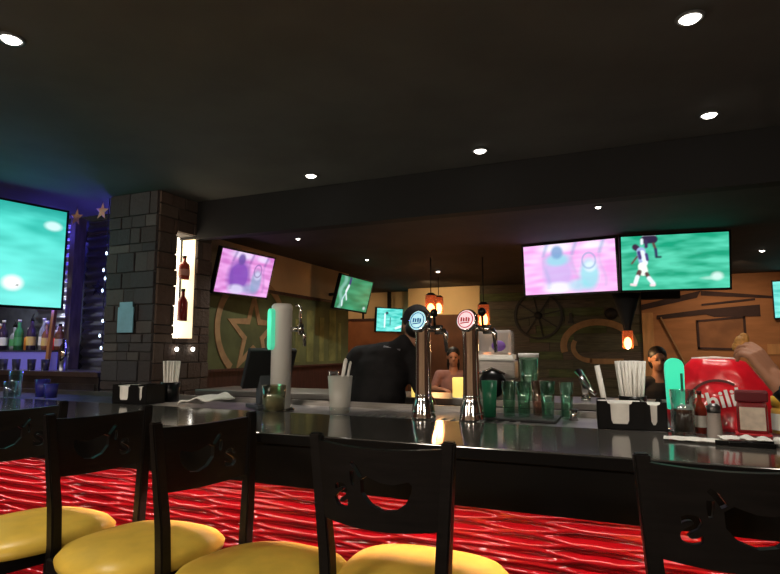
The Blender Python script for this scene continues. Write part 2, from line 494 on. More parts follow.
def bottle(name, loc, h, r, m, label, cat='bottle', group=None, shape=0, capm=None, labm=None, pour=False):
    t = empty(name, loc, random.uniform(0, 6), label, cat, group)
    b = MB()
    if shape == 0: P = [(0, 0), (r, 0), (r, h * .58), (r * .85, h * .66), (r * .38, h * .76), (r * .36, h * .93), (0, h * .93)]
    elif shape == 1: P = [(0, 0), (r * .9, 0), (r, h * .1), (r, h * .5), (r * .7, h * .62), (r * .3, h * .68), (r * .3, h * .9), (0, h * .9)]
    else: P = [(0, 0), (r, 0), (r * 1.02, h * .45), (r * .95, h * .55), (r * .42, h * .62), (r * .4, h * .86), (0, h * .86)]
    b.lathe(P, seg=20); b.build('glass_body', m, t)
    zc = {0: .92, 1: .89, 2: .85}[shape] * h
    b = MB(); b.lathe([(0, zc), (r * .42, zc), (r * .42, h), (0, h)], seg=14)
    if pour: b.tube([(0, 0, h), (0, 0, h + .02), (.012, 0, h + .045)], .004, 8)
    b.build('cap', capm or BLKP, t)
    if labm:
        b = MB(); z0, z1 = h * .15, h * .42
        b.lathe([(r * 1.04, z0), (r * 1.04, z1)], seg=20); b.build('paper_label', labm, t)
    return t


RB = mat('amber_red_spirit', (0.35, 0.05, 0.03), .1, coat=.3)
bottle('liquor_bottle', (-3.42, 3.60, 1.956), .20, .045, RB, 'amber red bottle on the upper niche shelf of the pillar', labm=mat('pinkish_label', (.55, .25, .2), .6))
bottle('liquor_bottle', (-3.42, 3.60, 1.606), .27, .042, mat('deep_red_spirit', (.25, .02, .02), .1, coat=.3), 'deep red bottle on the lower niche shelf of the pillar')

# paper sign taped on pillar
b = MB(); b.box(-3.70, -3.535, 3.20, 3.207, 1.50, 1.70); b.box(-3.685, -3.55, 3.20, 3.207, 1.70, 1.74)
sg = tag(b.build('paper_sheet', mat('pale_blue_paper', (.25, .48, .62), .5, noise_amt=.1, nscale=10)),
         'pale blue paper sheet fixed to the stone pillar front', 'sign')

# ------------------------------------------------------------------ back bar at left
BLUE = mat('blue_led_strip', (0.1, 0.1, 1), .5, emit=(.08, .05, 1.0), estr=3.5)
WLED = mat('cool_white_bulb', (1, 1, 1), .5, emit=(.55, .75, 1.0), estr=6)
struct(MB().box(-7, PXL, 3.78, 3.88, 0, H1).build('wall_back', mat('dark_teal_grey_wall', (.07, .08, .09), .5, noise_amt=.4, nscale=5)))
# corrugated metal panels
for (x0, x1, lab) in ((-4.79, -3.93, 'grey corrugated metal panel beside the stone pillar'), (-5.45, -4.89, 'corrugated metal panel behind the left screen')):
    cg = MB(); z0, z1 = 1.181, 2.60; nn = 150
    vs = []
    for i in range(nn + 1):
        z = z0 + (z1 - z0) * i / nn; y = 3.757 + .016 * math.sin(2 * PI * z / .085)
        vs.append(((x0, y, z), (x1, y, z)))
    P = [p for a in vs for p in a]
    cg._add(P, [(2 * i, 2 * i + 1, 2 * i + 3, 2 * i + 2) for i in range(nn)], 0, True)
    o = cg.build('corrugated_panel', mat('galvanised_metal', (.42, .43, .45), .38, 1.0, noise_amt=.15, nscale=6))
    so_ = o.modifiers.new('s', 'SOLIDIFY'); so_.thickness = .003
    tag(o, lab, 'panel')
b = MB(); b.box(-4.87, -4.80, 3.62, 3.735, 1.181, H1)
tag(b.build('timber_post', mat('dark_timber', (.10, .075, .06), .6, noise_amt=.3, nscale=6, stretch=(5, 5, 1))), 'upright timber post lit blue beside corrugated metal', 'post')
b = MB(); b.bar((-4.97, 3.545, 1.18), (-4.89, 3.55, 2.0), .035, .03)
tag(b.build('wooden_paddle', mat('orange_wood', (.35, .15, .05), .6, noise_amt=.2, nscale=8)), 'slim orange wooden stick leaning behind the bottles', 'stick')
# fairy lights along the pillar edge
t = empty('string_lights', (-3.945, 3.27, 1.9), 0, 'string of tiny cool bulbs hanging along the corrugated metal edge', 'string lights')
b = MB(); b.tube([(-.0 + .01 * math.sin(k), 0, -.55 + k * .1) for k in range(14)], .004, 6); b.build('wire', BLKP, t)
for k, z in enumerate((-.52, -.42, -.30, -.05, .05, .12, .26)):
    b = MB(); b.ball((.012 * (-1) ** k, -.012, z), (.007, .007, .014), seg=8); b.build('bulb', WLED, t)
# LED strips
lamp('back_bar_fill', 'SPOT', (-5.3, 3.1, 2.4), 30, (.9, .92, 1), (R(12), 0, 0), spot_size=R(120), spot_blend=.8, shadow_soft_size=.03)  # added spot without a fixture, brightens the bottles
t = tag(MB().box(-3.925, -3.912, 3.30, 3.33, 1.25, H1 - .02).build('led_strip', BLUE), 'blue light strip running up the pillar corner', 'light strip')
for (lx, lz, e) in ((-4.1, 2.3, 13), (-4.1, 1.75, 9), (-5.1, 2.5, 11), (-4.95, 1.75, 5)):
    (lamp)('blue_led_glow', 'POINT', (lx, 3.52, lz), e * .36, (.12, .10, 1.0), shadow_soft_size=.05)
tag(MB().box(-5.6, -4.85, 3.52, 3.54, 2.58, 2.60).build('led_strip', BLUE), 'blue light strip under the ceiling above the left screen', 'light strip')

# back bar counter, lit riser shelf and steel cabinet
bb = empty('back_bar_cabinet', (-5.4, 3.55, 0), 0, 'dark steel back bar cabinet with shelves below the bottles', 'cabinet')
b = MB(); b.box(-1.6, 1.35, -.20, .22, .1, 1.14); b.build('body', DSTEEL, bb)
b = MB(); b.box(-1.6, 1.37, -.23, .22, 1.14, 1.18); b.build('counter_top', STEEL, bb)
for k in range(4):
    d = MB().box(-1.55 + k * .73, -.86 + k * .73, -.222, -.20, .15, 1.08).build('door', DSTEEL, bb)
    MB().tube([(-.92 + k * .73, -.222, .95), (-.92 + k * .73, -.25, .95), (-.92 + k * .73, -.25, .75), (-.92 + k * .73, -.222, .75)], .007, 8).build('handle', STEEL, d)
b = MB(); b.box(-1.6, 1.35, -.30, -.225, .98, 1.0); b.build('speed_rail', DSTEEL, bb)
PUR = mat('lit_riser_panel', (.2, .18, .6), .5, emit=(.06, .06, .30), estr=.35)
rs = empty('bottle_riser', (-5.56, 3.635, 1.18), 0, 'riser shelf with a glowing violet blue front holding the bottles', 'shelf')
MB().box(-1.3, .67, -.055, -.045, 0, .165).build('lit_front', PUR, rs)
MB().box(-1.3, .67, -.06, .10, .165, .18).build('shelf_top', mat('smoked_shelf', (.05, .05, .07), .2), rs)
MB().box(-1.3, .67, -.04, .10, 0, .165).build('shelf_body', BLKM, rs)
ZB = 1.361
lab_w = mat('white_label', (.8, .78, .72), .6); lab_y = mat('yellow_label', (.7, .5, .15), .6); lab_g = mat('green_label', (.08, .35, .12), .6)
spec = [(-6.02, .30, 'clear', 0, lab_w, BLKP, 'clear bottle with white label under the left screen edge'),
        (-5.88, .27, 'amber', 1, lab_w, WPLAST, 'squat amber bottle below the left screen with white cap'),
        (-5.76, .30, 'dark', 0, lab_w, WPLAST, 'tall dark bottle with white label and cap'),
        (-5.65, .26, 'clear', 1, lab_g, BLKP, 'clear bottle with green label on the riser shelf'),
        (-5.52, .30, 'green', 0, lab_g, WPLAST, 'green bottle with a pale cap on the riser shelf'),
        (-5.43, .22, 'amber', 2, None, WPLAST, 'short orange amber bottle with pale neck'),
        (-5.335, .31, 'dark', 0, lab_y, BLKP, 'dark bottle with yellow label behind the orange bottle'),
        (-5.22, .31, 'clear', 0, lab_w, WPLAST, 'tall clear bottle with bright label on the riser'),
        (-5.12, .28, 'brown', 1, lab_y, WPLAST, 'brown bottle with a yellow label near the red one'),
        (-5.03, .19, 'red', 2, None, WPLAST, 'small bright red bottle with white cap on the riser'),
        (-4.935, .25, 'brown', 0, lab_w, BLKP, 'brown bottle at the right end of the riser')]
LM = {'clear': mat('clear_spirit_glass', (.55, .58, .62), .08, trans=.5), 'amber': mat('orange_spirit', (.75, .28, .06), .1, coat=.3),
      'dark': mat('dark_spirit', (.05, .03, .06), .08, coat=.5), 'green': mat('green_spirit', (.05, .25, .09), .1, coat=.4),
      'brown': mat('brown_spirit', (.25, .10, .05), .1, coat=.4), 'red': mat('red_spirit', (.85, .06, .04), .15, coat=.3)}
for i, (x, h, k, sh, lb, cp, la) in enumerate(spec):
    bottle('liquor_bottle', (x, 3.64 + (.03 if i % 2 else -.01), ZB), h, .04, LM[k], la, 'bottle', 'bottles on the riser shelf', sh, cp, lb, pour=(i % 3 == 0))
t = empty('cocktail_shaker', (-4.66, 3.48, 1.18), 0, 'silver cocktail shaker on the back counter by the metal panel', 'shaker')
MB().lathe([(0, 0), (.035, 0), (.045, .17), (.042, .18)], seg=20).build('cup', CHROME, t)
MB().lathe([(.043, .18), (.035, .22), (.02, .245), (.02, .28), (0, .285)], seg=20).build('lid', CHROME, t)
for i in range(8):
    x = -6.15 + i * .19 + random.uniform(-.02, .02)
    o = MB().lathe([(0, .004), (.028, .004), (.034, .10), (.036, .10), (.030, 0), (0, 0)], (0, 0, 0), 16).build('small_tumbler', mat('smoky_dark_glass', (.03, .03, .05), .08, coat=.5), None, (x, 3.42, 1.18))
    tag(o, 'small smoky tumbler on the back counter before the violet riser', 'glass', 'tumblers along the back counter')

# tin stars
for (x, y, z, r_, m, la) in ((-4.40, 3.32, 2.52, .08, GOLD, 'gold tin star beside the upper corner of the left screen'),
                             (-4.09, 3.32, 2.545, .08, GOLD, 'gold tin star hanging beside the stone pillar top'),
                             (-4.578, 3.715, 1.943, .085, BLKM, 'black tin star fixed on the corrugated metal')):
    b = MB(); pts = star_pts(r_, r_ * .42, .1); Mx = wallM((0, 0, 0), (1, 0, 0))
    # faceted star: raised centre
    c0 = b.bm.verts.new((0, -.022, 0)); c1 = b.bm.verts.new((0, .008, 0))
    ring = [b.bm.verts.new((p[0], 0, p[1])) for p in pts]
    for k in range(10):
        b.bm.faces.new((c0, ring[k], ring[(k + 1) % 10])); b.bm.faces.new((c1, ring[(k + 1) % 10], ring[k]))
    so_ = tag(b.build('tin_star', m, None, (x, y, z)), la, 'star ornament')
    if m is GOLD: MB().tube([(0, 0, r_ * .8), (0, 0, H1 - z)], .0015, 6).build('hanging_wire', BLKP, so_)

# ------------------------------------------------------------------ the bar
bar = empty('bar_counter', (-1.8, 2.0, 0), 0, 'long black bar counter with glossy speckled stone top and rippled red front', 'bar counter')
gm = bpy.data.materials.new('speckled_black_granite'); gm.use_nodes = True
nt = gm.node_tree; bs = nt.nodes['Principled BSDF']
bs.inputs['Roughness'].default_value = .11; bs.inputs['Specular IOR Level'].default_value = .8
tc = nt.nodes.new('ShaderNodeTexCoord'); vo = nt.nodes.new('ShaderNodeTexVoronoi'); vo.inputs['Scale'].default_value = 210
rp = nt.nodes.new('ShaderNodeValToRGB')
rp.color_ramp.elements[0].position = .0; rp.color_ramp.elements[0].color = (.20, .18, .15, 1)
rp.color_ramp.elements[1].position = .32; rp.color_ramp.elements[1].color = (.062, .058, .052, 1)
nt.links.new(tc.outputs['Object'], vo.inputs['Vector']); nt.links.new(vo.outputs['Distance'], rp.inputs[0]); nt.links.new(rp.outputs[0], bs.inputs['Base Color'])
BX0, BX1 = -3.6, 3.2
MB().box(BX0, BX1, -.28, .30, BT - .035, BT, bev=.006).build('stone_top', gm, bar)
MB().box(BX0, BX1, -.286, -.2805, BT - .038, BT - .003, bev=.002).build('nosing', APRON, bar)
MB().box(BX0, BX1, -.262, -.235, .885, BT - .036).build('apron', APRON, bar)
MB().box(BX0, BX1, -.235, .28, .96, BT - .036).build('carcass', APRON, bar)
MB().box(BX0, BX1, .0, .27, .05, .96).build('base', APRON, bar)
# rippled red front panel
wv = MB(); nx, nz = 440, 200; x0, x1, z0, z1 = BX0, BX1, .05, .945
V = []
for j in range(nz + 1):
    z = z0 + (z1 - z0) * j / nz
    for i in range(nx + 1):
        x = x0 + (x1 - x0) * i / nx
        a = 1.25 * math.sin(2 * PI * x / .56 + 1.5 * math.sin(z * 11)) + .45 * math.sin(2 * PI * x / .33 + z * 19)
        k = 2 * PI * z / .046
        h = max(math.sin(k + a), math.sin(k - a + 2.4))
        V.append((x, -.03 - .0135 * h, z))
F = [(j * (nx + 1) + i, j * (nx + 1) + i + 1, (j + 1) * (nx + 1) + i + 1, (j + 1) * (nx + 1) + i) for j in range(nz) for i in range(nx)]
me = bpy.data.meshes.new('rippled_front'); me.from_pydata(V, [], F); me.materials.append(REDP)
for p in me.polygons: p.use_smooth = True
o = bpy.data.objects.new('rippled_front', me); col.objects.link(o); o.parent = bar
MB().box(BX0, BX1, -.20, -.185, .945, .958).build('light_strip', mat('strip_lens', (1, .9, .9), .5, emit=(1, .75, .70), estr=4), bar)
lamp('under_bar_strip', 'AREA', (-1.9, 1.815, .935), STRIP_W * 6.8, (1.0, .62, .55), (R(-28), 0, 0), shape='RECTANGLE', size=6.8, size_y=.02)
# foot rail
MB().tube([(BX0, -.095, .16), (BX1, -.095, .16)], .02, 14).build('foot_rail', STEEL, bar)

# steel work counter on the bartender side
sw = empty('service_counter', (-1.2, 2.6, 0), 0, 'low stainless steel service counter behind the bar top', 'counter')
MB().box(-3.6, 3.6, -.285, .26, 1.0, 1.045, bev=.004).build('steel_top', DSTEEL, sw)
MB().box(-3.6, 3.6, -.285, .22, .1, 1.0).build('body', DSTEEL, sw)
MB().box(-3.6, 3.6, -.292, -.282, 1.045, 1.066).build('front_lip', STEEL, sw)
for k in range(16):
    MB().box(-.02 + k * .05, .0 + k * .05, -.25, -.05, 1.045, 1.05).build('drain_slat', STEEL, sw)
MB().box(-3.6, 3.6, .245, .262, 1.045, 1.075).build('rear_lip', STEEL, sw)
# far counter
fc = empty('far_counter', (-1.0, 3.65, 0), 0, 'far steel counter with dark front across the bartender aisle', 'counter')
MB().box(-2.1, 1.5, -.22, .25, 1.02, 1.06, bev=.004).build('steel_top', STEEL, fc)
MB().box(-2.1, 1.5, -.18, .23, 0, 1.02).build('body', WAINS, fc)
MB().box(-2.1, 1.5, -.235, -.22, .98, 1.0).build('rail', STEEL, fc)


# ------------------------------------------------------------------ screens
def screen(name, loc, yaw, tilt, roll, wd, ht, painter, label, strength=1.0, mount='ceiling', zc=H2, cells=(112, 63), fz=None):
    t = bpy.data.objects.new(name, None); col.objects.link(t); t.location = loc
    t.rotation_mode = 'XYZ'
    Mr = Matrix.Rotation(yaw, 4, 'Z') @ Matrix.Rotation(tilt, 4, 'X') @ Matrix.Rotation(roll, 4, 'Y')
    t.rotation_euler = Mr.to_euler()
    tag(t, label, 'television')
    b = MB(); bz = .016
    b.box(-wd / 2, wd / 2, .004, .045, -ht / 2, ht / 2, bev=.004)
    b.box(-wd / 2 + .1, wd / 2 - .1, .04, .075, -ht / 2 + .08, ht / 2 - .08)
    b.build('casing', BLKP, t)
    b = MB()
    for q in ((-wd / 2, wd / 2, ht / 2 - bz, ht / 2), (-wd / 2, wd / 2, -ht / 2, -ht / 2 + bz * 1.2), (-wd / 2, -wd / 2 + bz, -ht / 2, ht / 2), (wd / 2 - bz, wd / 2, -ht / 2, ht / 2)):
        b.box(q[0], q[1], -.002, .006, q[2], q[3])
    b.build('bezel', BLKP, t)
    nx, nz = cells; V = []; C = []
    a, c = wd / 2 - bz, ht / 2 - bz
    for j in range(nz + 1):
        for i in range(nx + 1):
            u, v = i / nx, j / nz
            V.append((-a + 2 * a * u, .002, -c + 2 * c * v)); C.append(painter(u, v))
    F = [(j * (nx + 1) + i, j * (nx + 1) + i + 1, (j + 1) * (nx + 1) + i + 1, (j + 1) * (nx + 1) + i) for j in range(nz) for i in range(nx)]
    me = bpy.data.meshes.new('display'); me.from_pydata(V, [], F)
    at = me.color_attributes.new('Col', 'FLOAT_COLOR', 'POINT')
    for i, cc in enumerate(C): at.data[i].color = (*cc, 1)
    me.materials.append(vcmat(name + '_picture', .4, emit=strength))
    o = bpy.data.objects.new('display', me); col.objects.link(o); o.parent = t
    Mi = (Matrix.Translation(loc) @ Mr).inverted()
    b = MB()
    wc = (Matrix.Translation(loc) @ Mr) @ Vector((0, .08, 0))
    if mount == 'ceiling':
        top = Vector((wc.x, wc.y, zc)) + (Mr @ Vector((0, .06, 0)))
        top.z = zc
        b.tube([Mi @ top, Mi @ (Vector((top.x, top.y, wc.z))), Mi @ wc], .02, 10)
        b.box(-.15, .15, .07, .085, -.12, .12)
    else:
        b.tube([Mi @ Vector((mount, wc.y + .05, wc.z)), Mi @ wc], .02, 10)
        b.box(-.12, .12, .07, .085, -.10, .10)
    b.build('mount', BLKM, t)
    return t


def nz2(u, v, s=1.0, seed=0): return noise.noise(Vector((u * s * 1.6, v * s * 4, seed)))


def lerp(a, b, t): t = max(0, min(1, t)); return tuple(x + (y - x) * t for x, y in zip(a, b))


def sm(d, e=.012): return max(0, min(1, .5 - d / e))


def ell(u, v, cx, cy, rx, ry): return math.hypot((u - cx) / rx, (v - cy) / ry) - 1


def capd(u, v, a, b, asp=1.78):
    px, py = (u - a[0]) * asp, v - a[1]; bx, by = (b[0] - a[0]) * asp, b[1] - a[1]
    t = max(0, min(1, (px * bx + py * by) / (bx * bx + by * by + 1e-9)))
    return math.hypot(px - bx * t, py - by * t)


def p_field(u, v, dark=(.02, .42, .28), light=(.16, .80, .66), seed=0):
    n = .5 + .9 * nz2(u, v, 2.2, seed) + .35 * nz2(u, v, 6, seed + 3) - .25 * (v - .5)
    return lerp(dark, light, n)


def figure(c, u, v, parts):
    for (a, b, r, colr) in parts:
        d = capd(u, v, a, b) - r
        c = lerp(c, colr, sm(d, .022))
    return c


W_, NAVY, SK = (.85, .95, 1.0), (.06, .03, .20), (.12, .05, .05)


def paint_players(u, v):
    c = p_field(u, v, (.01, .36, .20), (.10, .68, .46), 1)
    P = [((.24, .99), (.30, .99), .06, W_), ((.23, .93), (.31, .93), .075, (.03, .02, .06)), ((.24, .90), (.24, .80), .03, (.05, .03, .1)),
         ((.31, .85), (.33, .74), .022, SK), ((.33, .74), (.335, .62), .025, (.03, .03, .12)), ((.335, .60), (.375, .60), .018, (.01, .02, .04)),
         ((.20, .93), (.20, .86), .022, W_),
         ((.135, .80), (.15, .78), .055, (.05, .02, .06)), ((.19, .72), (.21, .52), .075, (.35, .45, .75)), ((.20, .70), (.23, .50), .04, W_),
         ((.17, .70), (.18, .60), .03, NAVY), ((.24, .66), (.25, .56), .025, NAVY), ((.15, .62), (.10, .50), .016, SK),
         ((.20, .44), (.21, .34), .075, (.9, 1, .9)), ((.17, .34), (.16, .29), .04, SK), ((.24, .30), (.25, .26), .035, SK),
         ((.15, .25), (.13, .14), .035, W_), ((.26, .22), (.30, .12), .035, W_), ((.09, .11), (.13, .10), .022, (.95, .75, .8)), ((.28, .09), (.31, .09), .022, (.95, .75, .8))]
    c = figure(c, u, v, P)
    c = lerp(c, (.8, 1, .95), .8 * sm(ell(u, v, .89, .22, .05, .07), .8))
    c = lerp(c, (.6, .9, .8), .5 * sm(ell(u, v, .84, .19, .09, .03), .8))
    return c


def paint_crowd(u, v, washed=True, seed=0):
    base = lerp((.90, .36, .80), (.95, .62, .92), .5 + nz2(u, v, 3, seed)) if washed else lerp((.55, .16, .52), (.75, .38, .75), .5 + nz2(u, v, 3, seed))
    dark = (.20, .36, .62) if washed else (.10, .05, .30)
    mid = (.55, .42, .80) if washed else (.17, .05, .40)
    teal = (.22, .72, .78) if washed else (.16, .32, .50)
    wht = (.92, .95, 1.0) if washed else (.68, .66, .85)
    c = base
    c = lerp(c, wht, .75 * sm(ell(u, v, .38, .93, .2, .10), .8)); c = lerp(c, wht, .7 * sm(ell(u, v, .78, .92, .12, .07), .8))
    # leaning seated figure
    c = lerp(c, mid, (.8 if washed else .95) * sm(ell(u, v, .38, .42, .17 if washed else .20, .40), .5))
    c = lerp(c, teal, .7 * sm(ell(u, v, .38, .68, .13, .12), .6) if washed else .0)
    c = lerp(c, dark, .9 * sm(ell(u, v, .38, .83, .065, .13), .5))
    c = lerp(c, wht, .75 * sm(ell(u, v, .38, .12, .15, .11), .6))
    for x in (.25, .57, .86): c = lerp(c, dark, (.75 if v > .75 else .35) * sm(abs(u - x - .03 * math.sin(v * 7)) - .014, .05) * (1 if v > .1 else 0))
    c = lerp(c, teal, .8 * sm(ell(u, v, .72, .35, .10, .30), .5))
    c = lerp(c, wht, .6 * sm(ell(u, v, .73, .50, .06, .10), .6))
    c = lerp(c, dark, .7 * sm(abs(ell(u, v, .72, .62, .07, .15)) - .12, .2))
    c = lerp(c, teal, .6 * sm(ell(u, v, .60, .15, .1, .12), .8))
    return c


def paint_big(u, v):
    c = p_field(u, v * .8, (.0, .42, .33), (.10, .80, .68), 5)
    c = lerp(c, (.30, .95, .92), .5 * (1 - v))
    c = lerp(c, (.01, .30, .26), .75 * sm(.90 - v - .02 * nz2(u, v, 9), .12))
    c = lerp(c, (.75, 1, 1), .8 * sm(ell(u, v, .93, .83, .045, .045), .6))
    c = lerp(c, (1, .95, .95), .9 * sm(ell(u, v, .74, .22, .05, .07), .6))
    c = lerp(c, (.05, .1, .1), .9 * sm(ell(u, v, .765, .20, .006, .01), .6))
    return c


def paint_green(u, v):
    c = lerp((.02, .20, .08), (.05, .36, .18), .5 + nz2(u, v, 2, 9))
    c = lerp(c, (.25, .55, .45), .8 * sm(abs(u - .12 - .05 * math.sin(9 * v)) - .05, .05))
    c = figure(c, u, v, [((.30, .95), (.30, .80), .05, NAVY), ((.28, .72), (.24, .55), .05, W_), ((.24, .50), (.18, .30), .03, (.5, .7, .75)), ((.24, .5), (.30, .30), .03, W_), ((.18, .25), (.2, .1), .03, W_)])
    return lerp(c, W_, .6 * sm(ell(u, v, .90, .12, .04, .05), .8))


def paint_cyan(u, v):
    c = p_field(u, v, (.04, .55, .48), (.25, .90, .82), 12)
    return figure(c, u, v, [((.30, .80), (.32, .80), .06, (.03, .08, .1)), ((.25, .75), (.25, .2), .04, W_), ((.42, .6), (.42, .3), .025, (.05, .2, .2)), ((.6, .15), (.9, .3), .05, W_)])


screen('television', (-4.366, 2.42, 2.10), R(79), 0, 0, 1.43, .83, paint_big, 'large bright turquoise screen at the left showing a pitch', 1.15, zc=H1, cells=(150, 85))
screen('television', (-3.359, 4.35, 2.089), R(84.6), R(13.9), 0, .75, .44, lambda u, v: paint_crowd(u, v, False, 2), 'small violet screen tilted above the star mural', 1.25, mount=-3.56)
screen('television', (-3.162, 6.291, 2.062), R(82.5), R(14.5), R(2), .75, .44, paint_green, 'small green pitch screen at the far end of mural wall', 1.0, mount=-3.56)
screen('television', (-3.857, 9.22, 1.89), R(60), R(4.5), 0, .75, .44, paint_cyan, 'distant small cyan screen behind the bartender', 1.1)
screen('television', (-.487, 5.557, 2.149), R(-8.6), R(4.6), 0, .90, .52, lambda u, v: paint_crowd(u, v, True, 7), 'pale pink screen hanging left of its green twin', 1.15)
screen('television', (.419, 5.473, 2.141), R(6.9), R(8.8), 0, .90, .52, paint_players, 'green pitch screen with a player, hanging right of the pink screen', 1.1)
screen('television', (2.42, 8.75, 2.03), R(-12), R(4), 0, 1.2, .52, paint_cyan, 'cyan screen cut by the right edge of the picture', 1.1)
for x, y, z in ((.40, 6.1, 2.0),):
    b = MB(); b.bar((x - .25, y, z - .1), (x + .1, y, z - .1), .12, .07); b.bar((x, y, z - .1), (x, y, H2), .04, .04)
    tag(b.build('projector_arm', BLKM), 'black bracket arm below the green pitch screen', 'bracket')


# ------------------------------------------------------------------ ceiling lights
def downlight(x, y, z, r, W, label, group, cone=84, colr=(1, .93, .82)):
    t = empty('ceiling_downlight', (x, y, z), 0, label, 'ceiling light', group)
    MB().lathe([(r * 1.0, 0), (r * 1.35, -.003), (r * 1.35, -.008), (r * .98, -.010), (r * .95, .0)], seg=28).build('trim_ring', mat('grey_trim', (.10, .10, .10), .5), t)
    MB().lathe([(r * .98, -.004), (r * .7, -.016), (0, -.022)], seg=28).build('lens', LEDW, t)
    l = lamp('downlight_beam', 'SPOT', (x, y, z - .02), W, colr, spot_size=R(cone), spot_blend=.7, shadow_soft_size=r * .8)
    return t


for x, y, la in ((-2.255, 1.361, 'bright round ceiling light in the upper left corner'), (.276, 2.279, 'bright ceiling light nearest the top right of the picture'),
                 (.462, 3.312, 'bright ceiling light above the pair of hanging screens'), (-.806, 3.365, 'round ceiling light at middle by the ceiling step'),
                 (-2.062, 3.386, 'round ceiling light near the stone pillar')):
    downlight(x, y, H1, .040, SPOT_W, la, 'downlights of the upper ceiling')
for x, y, la in ((-.151, 4.283, 'small low ceiling light above the pink screen'), (-2.831, 4.433, 'small low ceiling light above the violet screen'),
                 (-2.756, 5.805, 'small low ceiling light above the small green screen'), (-2.304, 7.086, 'faint distant ceiling light in front of cream panel'),
                 (1.368, 6.912, 'faint flat ceiling light right of the green screen')):
    downlight(x, y, H2, .022 if y < 6 else .03, SMALL_W, la, 'downlights of the low ceiling', 135)
for x, y, la in ((-.6, .2, 'added unseen fill light overhead of the viewer'), (-3.2, -.2, 'added unseen fill light behind the viewer at left'), (-1.6, -1.3, 'middle added unseen fill light behind the viewer'), (.8, -1.2, 'added unseen fill light behind the viewer at right'), (-5.0, 1.2, 'added unseen fill light beyond the left edge')):  # downlights added out of view to brighten seats and chrome
    downlight(x, y, H1, .045, SPOT_W, la, 'downlights of the upper ceiling')
for x in (-4.2, -1.6, 1.4):  # unseen panels added as warm fill for the fronts facing the viewer
    t = empty('fill_panel', (x, -1.6, H1 - .03), 0, ('left', 'middle', 'right')[[-4.2, -1.6, 1.4].index(x)] + ' square fill panel added unseen behind the viewer', 'ceiling light')
    MB().box(-.36, .36, -.36, .36, 0, .03, bev=.005).build('panel_frame', MATS['grey_trim'], t)
    MB().box(-.33, .33, -.33, .33, -.004, 0).build('panel_lens', mat('fill_panel_lens', (1, 1, 1), .5, emit=(1, .88, .72), estr=4), t)
    lamp('fill_panel_lamp', 'AREA', (x, -1.6, H1 - .04), FILL_W, (1, .86, .70), (R(35), 0, 0), shape='SQUARE', size=.66)
downlight(1.6, 1.0, H1, .036, SPOT_W, 'added unseen fill light beyond the right edge above the guest arm', 'downlights of the upper ceiling')  # one more fill downlight added outside the frame


def pendant(x, y, zb, h, r, label, black=False):
    t = empty('pendant_lamp', (x, y, zb), 0, label, 'pendant lamp', 'amber pendant lamps')
    AM = mat('amber_glass', (.95, .48, .28), .25, trans=.9, ior=1.1, emit=(1.0, .25, .08), estr=.06)
    MB().lathe([(r, 0), (r, h), (r * .9, h), (r * .9, 0)], seg=20).build('glass_shade', AM, t)
    MB().ball((0, 0, h * .28), (r * .72, r * .72, h * .32), seg=14).build('bulb', mat('warm_bulb', (1, 1, 1), .5, emit=(1, .62, .25), estr=14), t)
    if black:
        MB().lathe([(r * .7, h), (r * .8, h + .05), (r * 2.6, h + .36), (0, h + .36)], seg=20).build('funnel_cap', BLKM, t)
        top = h + .36
    else:
        MB().lathe([(r * 1.02, h), (r * .5, h + .03), (0, h + .03)], seg=20).build('cap', BLKM, t); top = h + .03
    MB().tube([(0, 0, top), (0, 0, H2 - zb)], .006, 8).build('cord', BLKM, t)
    lamp('pendant_glow', 'POINT', (x, y, zb - .02), PENDANT_W, (1, .58, .25), shadow_soft_size=.04)


pendant(-2.04, 6.0, 1.74, .24, .065, 'large amber pendant lamp above the left beer tap')
pendant(-2.50, 7.7, 1.90, .22, .07, 'smaller amber pendant in front of the cream panel')
pendant(-1.48, 6.2, 1.63, .24, .065, 'amber pendant lamp just behind the right beer tap')
pendant(.01, 5.9, 1.38, .17, .05, 'amber pendant with black funnel top below the hanging screens', True)
lamp('cream_wash', 'SPOT', (-2.8, 8.0, 2.38), 26, (1, .72, .38), (R(60), 0, 0), spot_size=R(120), spot_blend=1, shadow_soft_size=.05)
lamp('orange_wash', 'SPOT', (1.3, 7.6, 2.38), 50, (1, .66, .40), (R(45), 0, 0), spot_size=R(120), spot_blend=1, shadow_soft_size=.05)
lamp('left_wash', 'SPOT', (-4.6, 8.3, 2.38), 22, (1, .66, .36), (R(50), 0, 0), spot_size=R(120), spot_blend=1, shadow_soft_size=.05)


# ------------------------------------------------------------------ bar stools
def chili_polys():
    # pepper, wide end next to the stem at right, tip at left (seen from the sitter's side)
    top = [(-.070, .030), (-.055, .026), (-.03, .020), (0, .022), (.025, .030), (.042, .036)]
    bot = [(.060, .024), (.058, -.008), (.035, -.034), (.0, -.047), (-.035, -.042), (-.062, -.022), (-.076, .004), (-.078, .022)]
    stem = [(.052, .036), (.064, .030), (.080, .052), (.090, .062), (.083, .070), (.068, .060)]
    return top + bot, stem


def text_bm(s, size, depth, M, font_off=0.0):
    cu = bpy.data.curves.new('lettering', 'FONT'); cu.body = s; cu.size = size; cu.extrude = depth / 2; cu.align_x = 'CENTER'; cu.offset = font_off
    cu.resolution_u = 3
    o = bpy.data.objects.new('lettering', cu); col.objects.link(o)
    dg = bpy.context.evaluated_depsgraph_get()
    me = bpy.data.meshes.new_from_object(o.evaluated_get(dg))
    t = bmesh.new(); t.from_mesh(me); bmesh.ops.remove_doubles(t, verts=t.verts, dist=1e-5)
    bpy.data.objects.remove(o); bpy.data.curves.remove(cu); bpy.data.meshes.remove(me)
    bmesh.ops.transform(t, matrix=M, verts=t.verts)
    return t


SEAT_Z = .735
HWT, HWB, ZT, RECL = .187, .156, 1.135, .030   # back: half width at top and seat, top height, recline


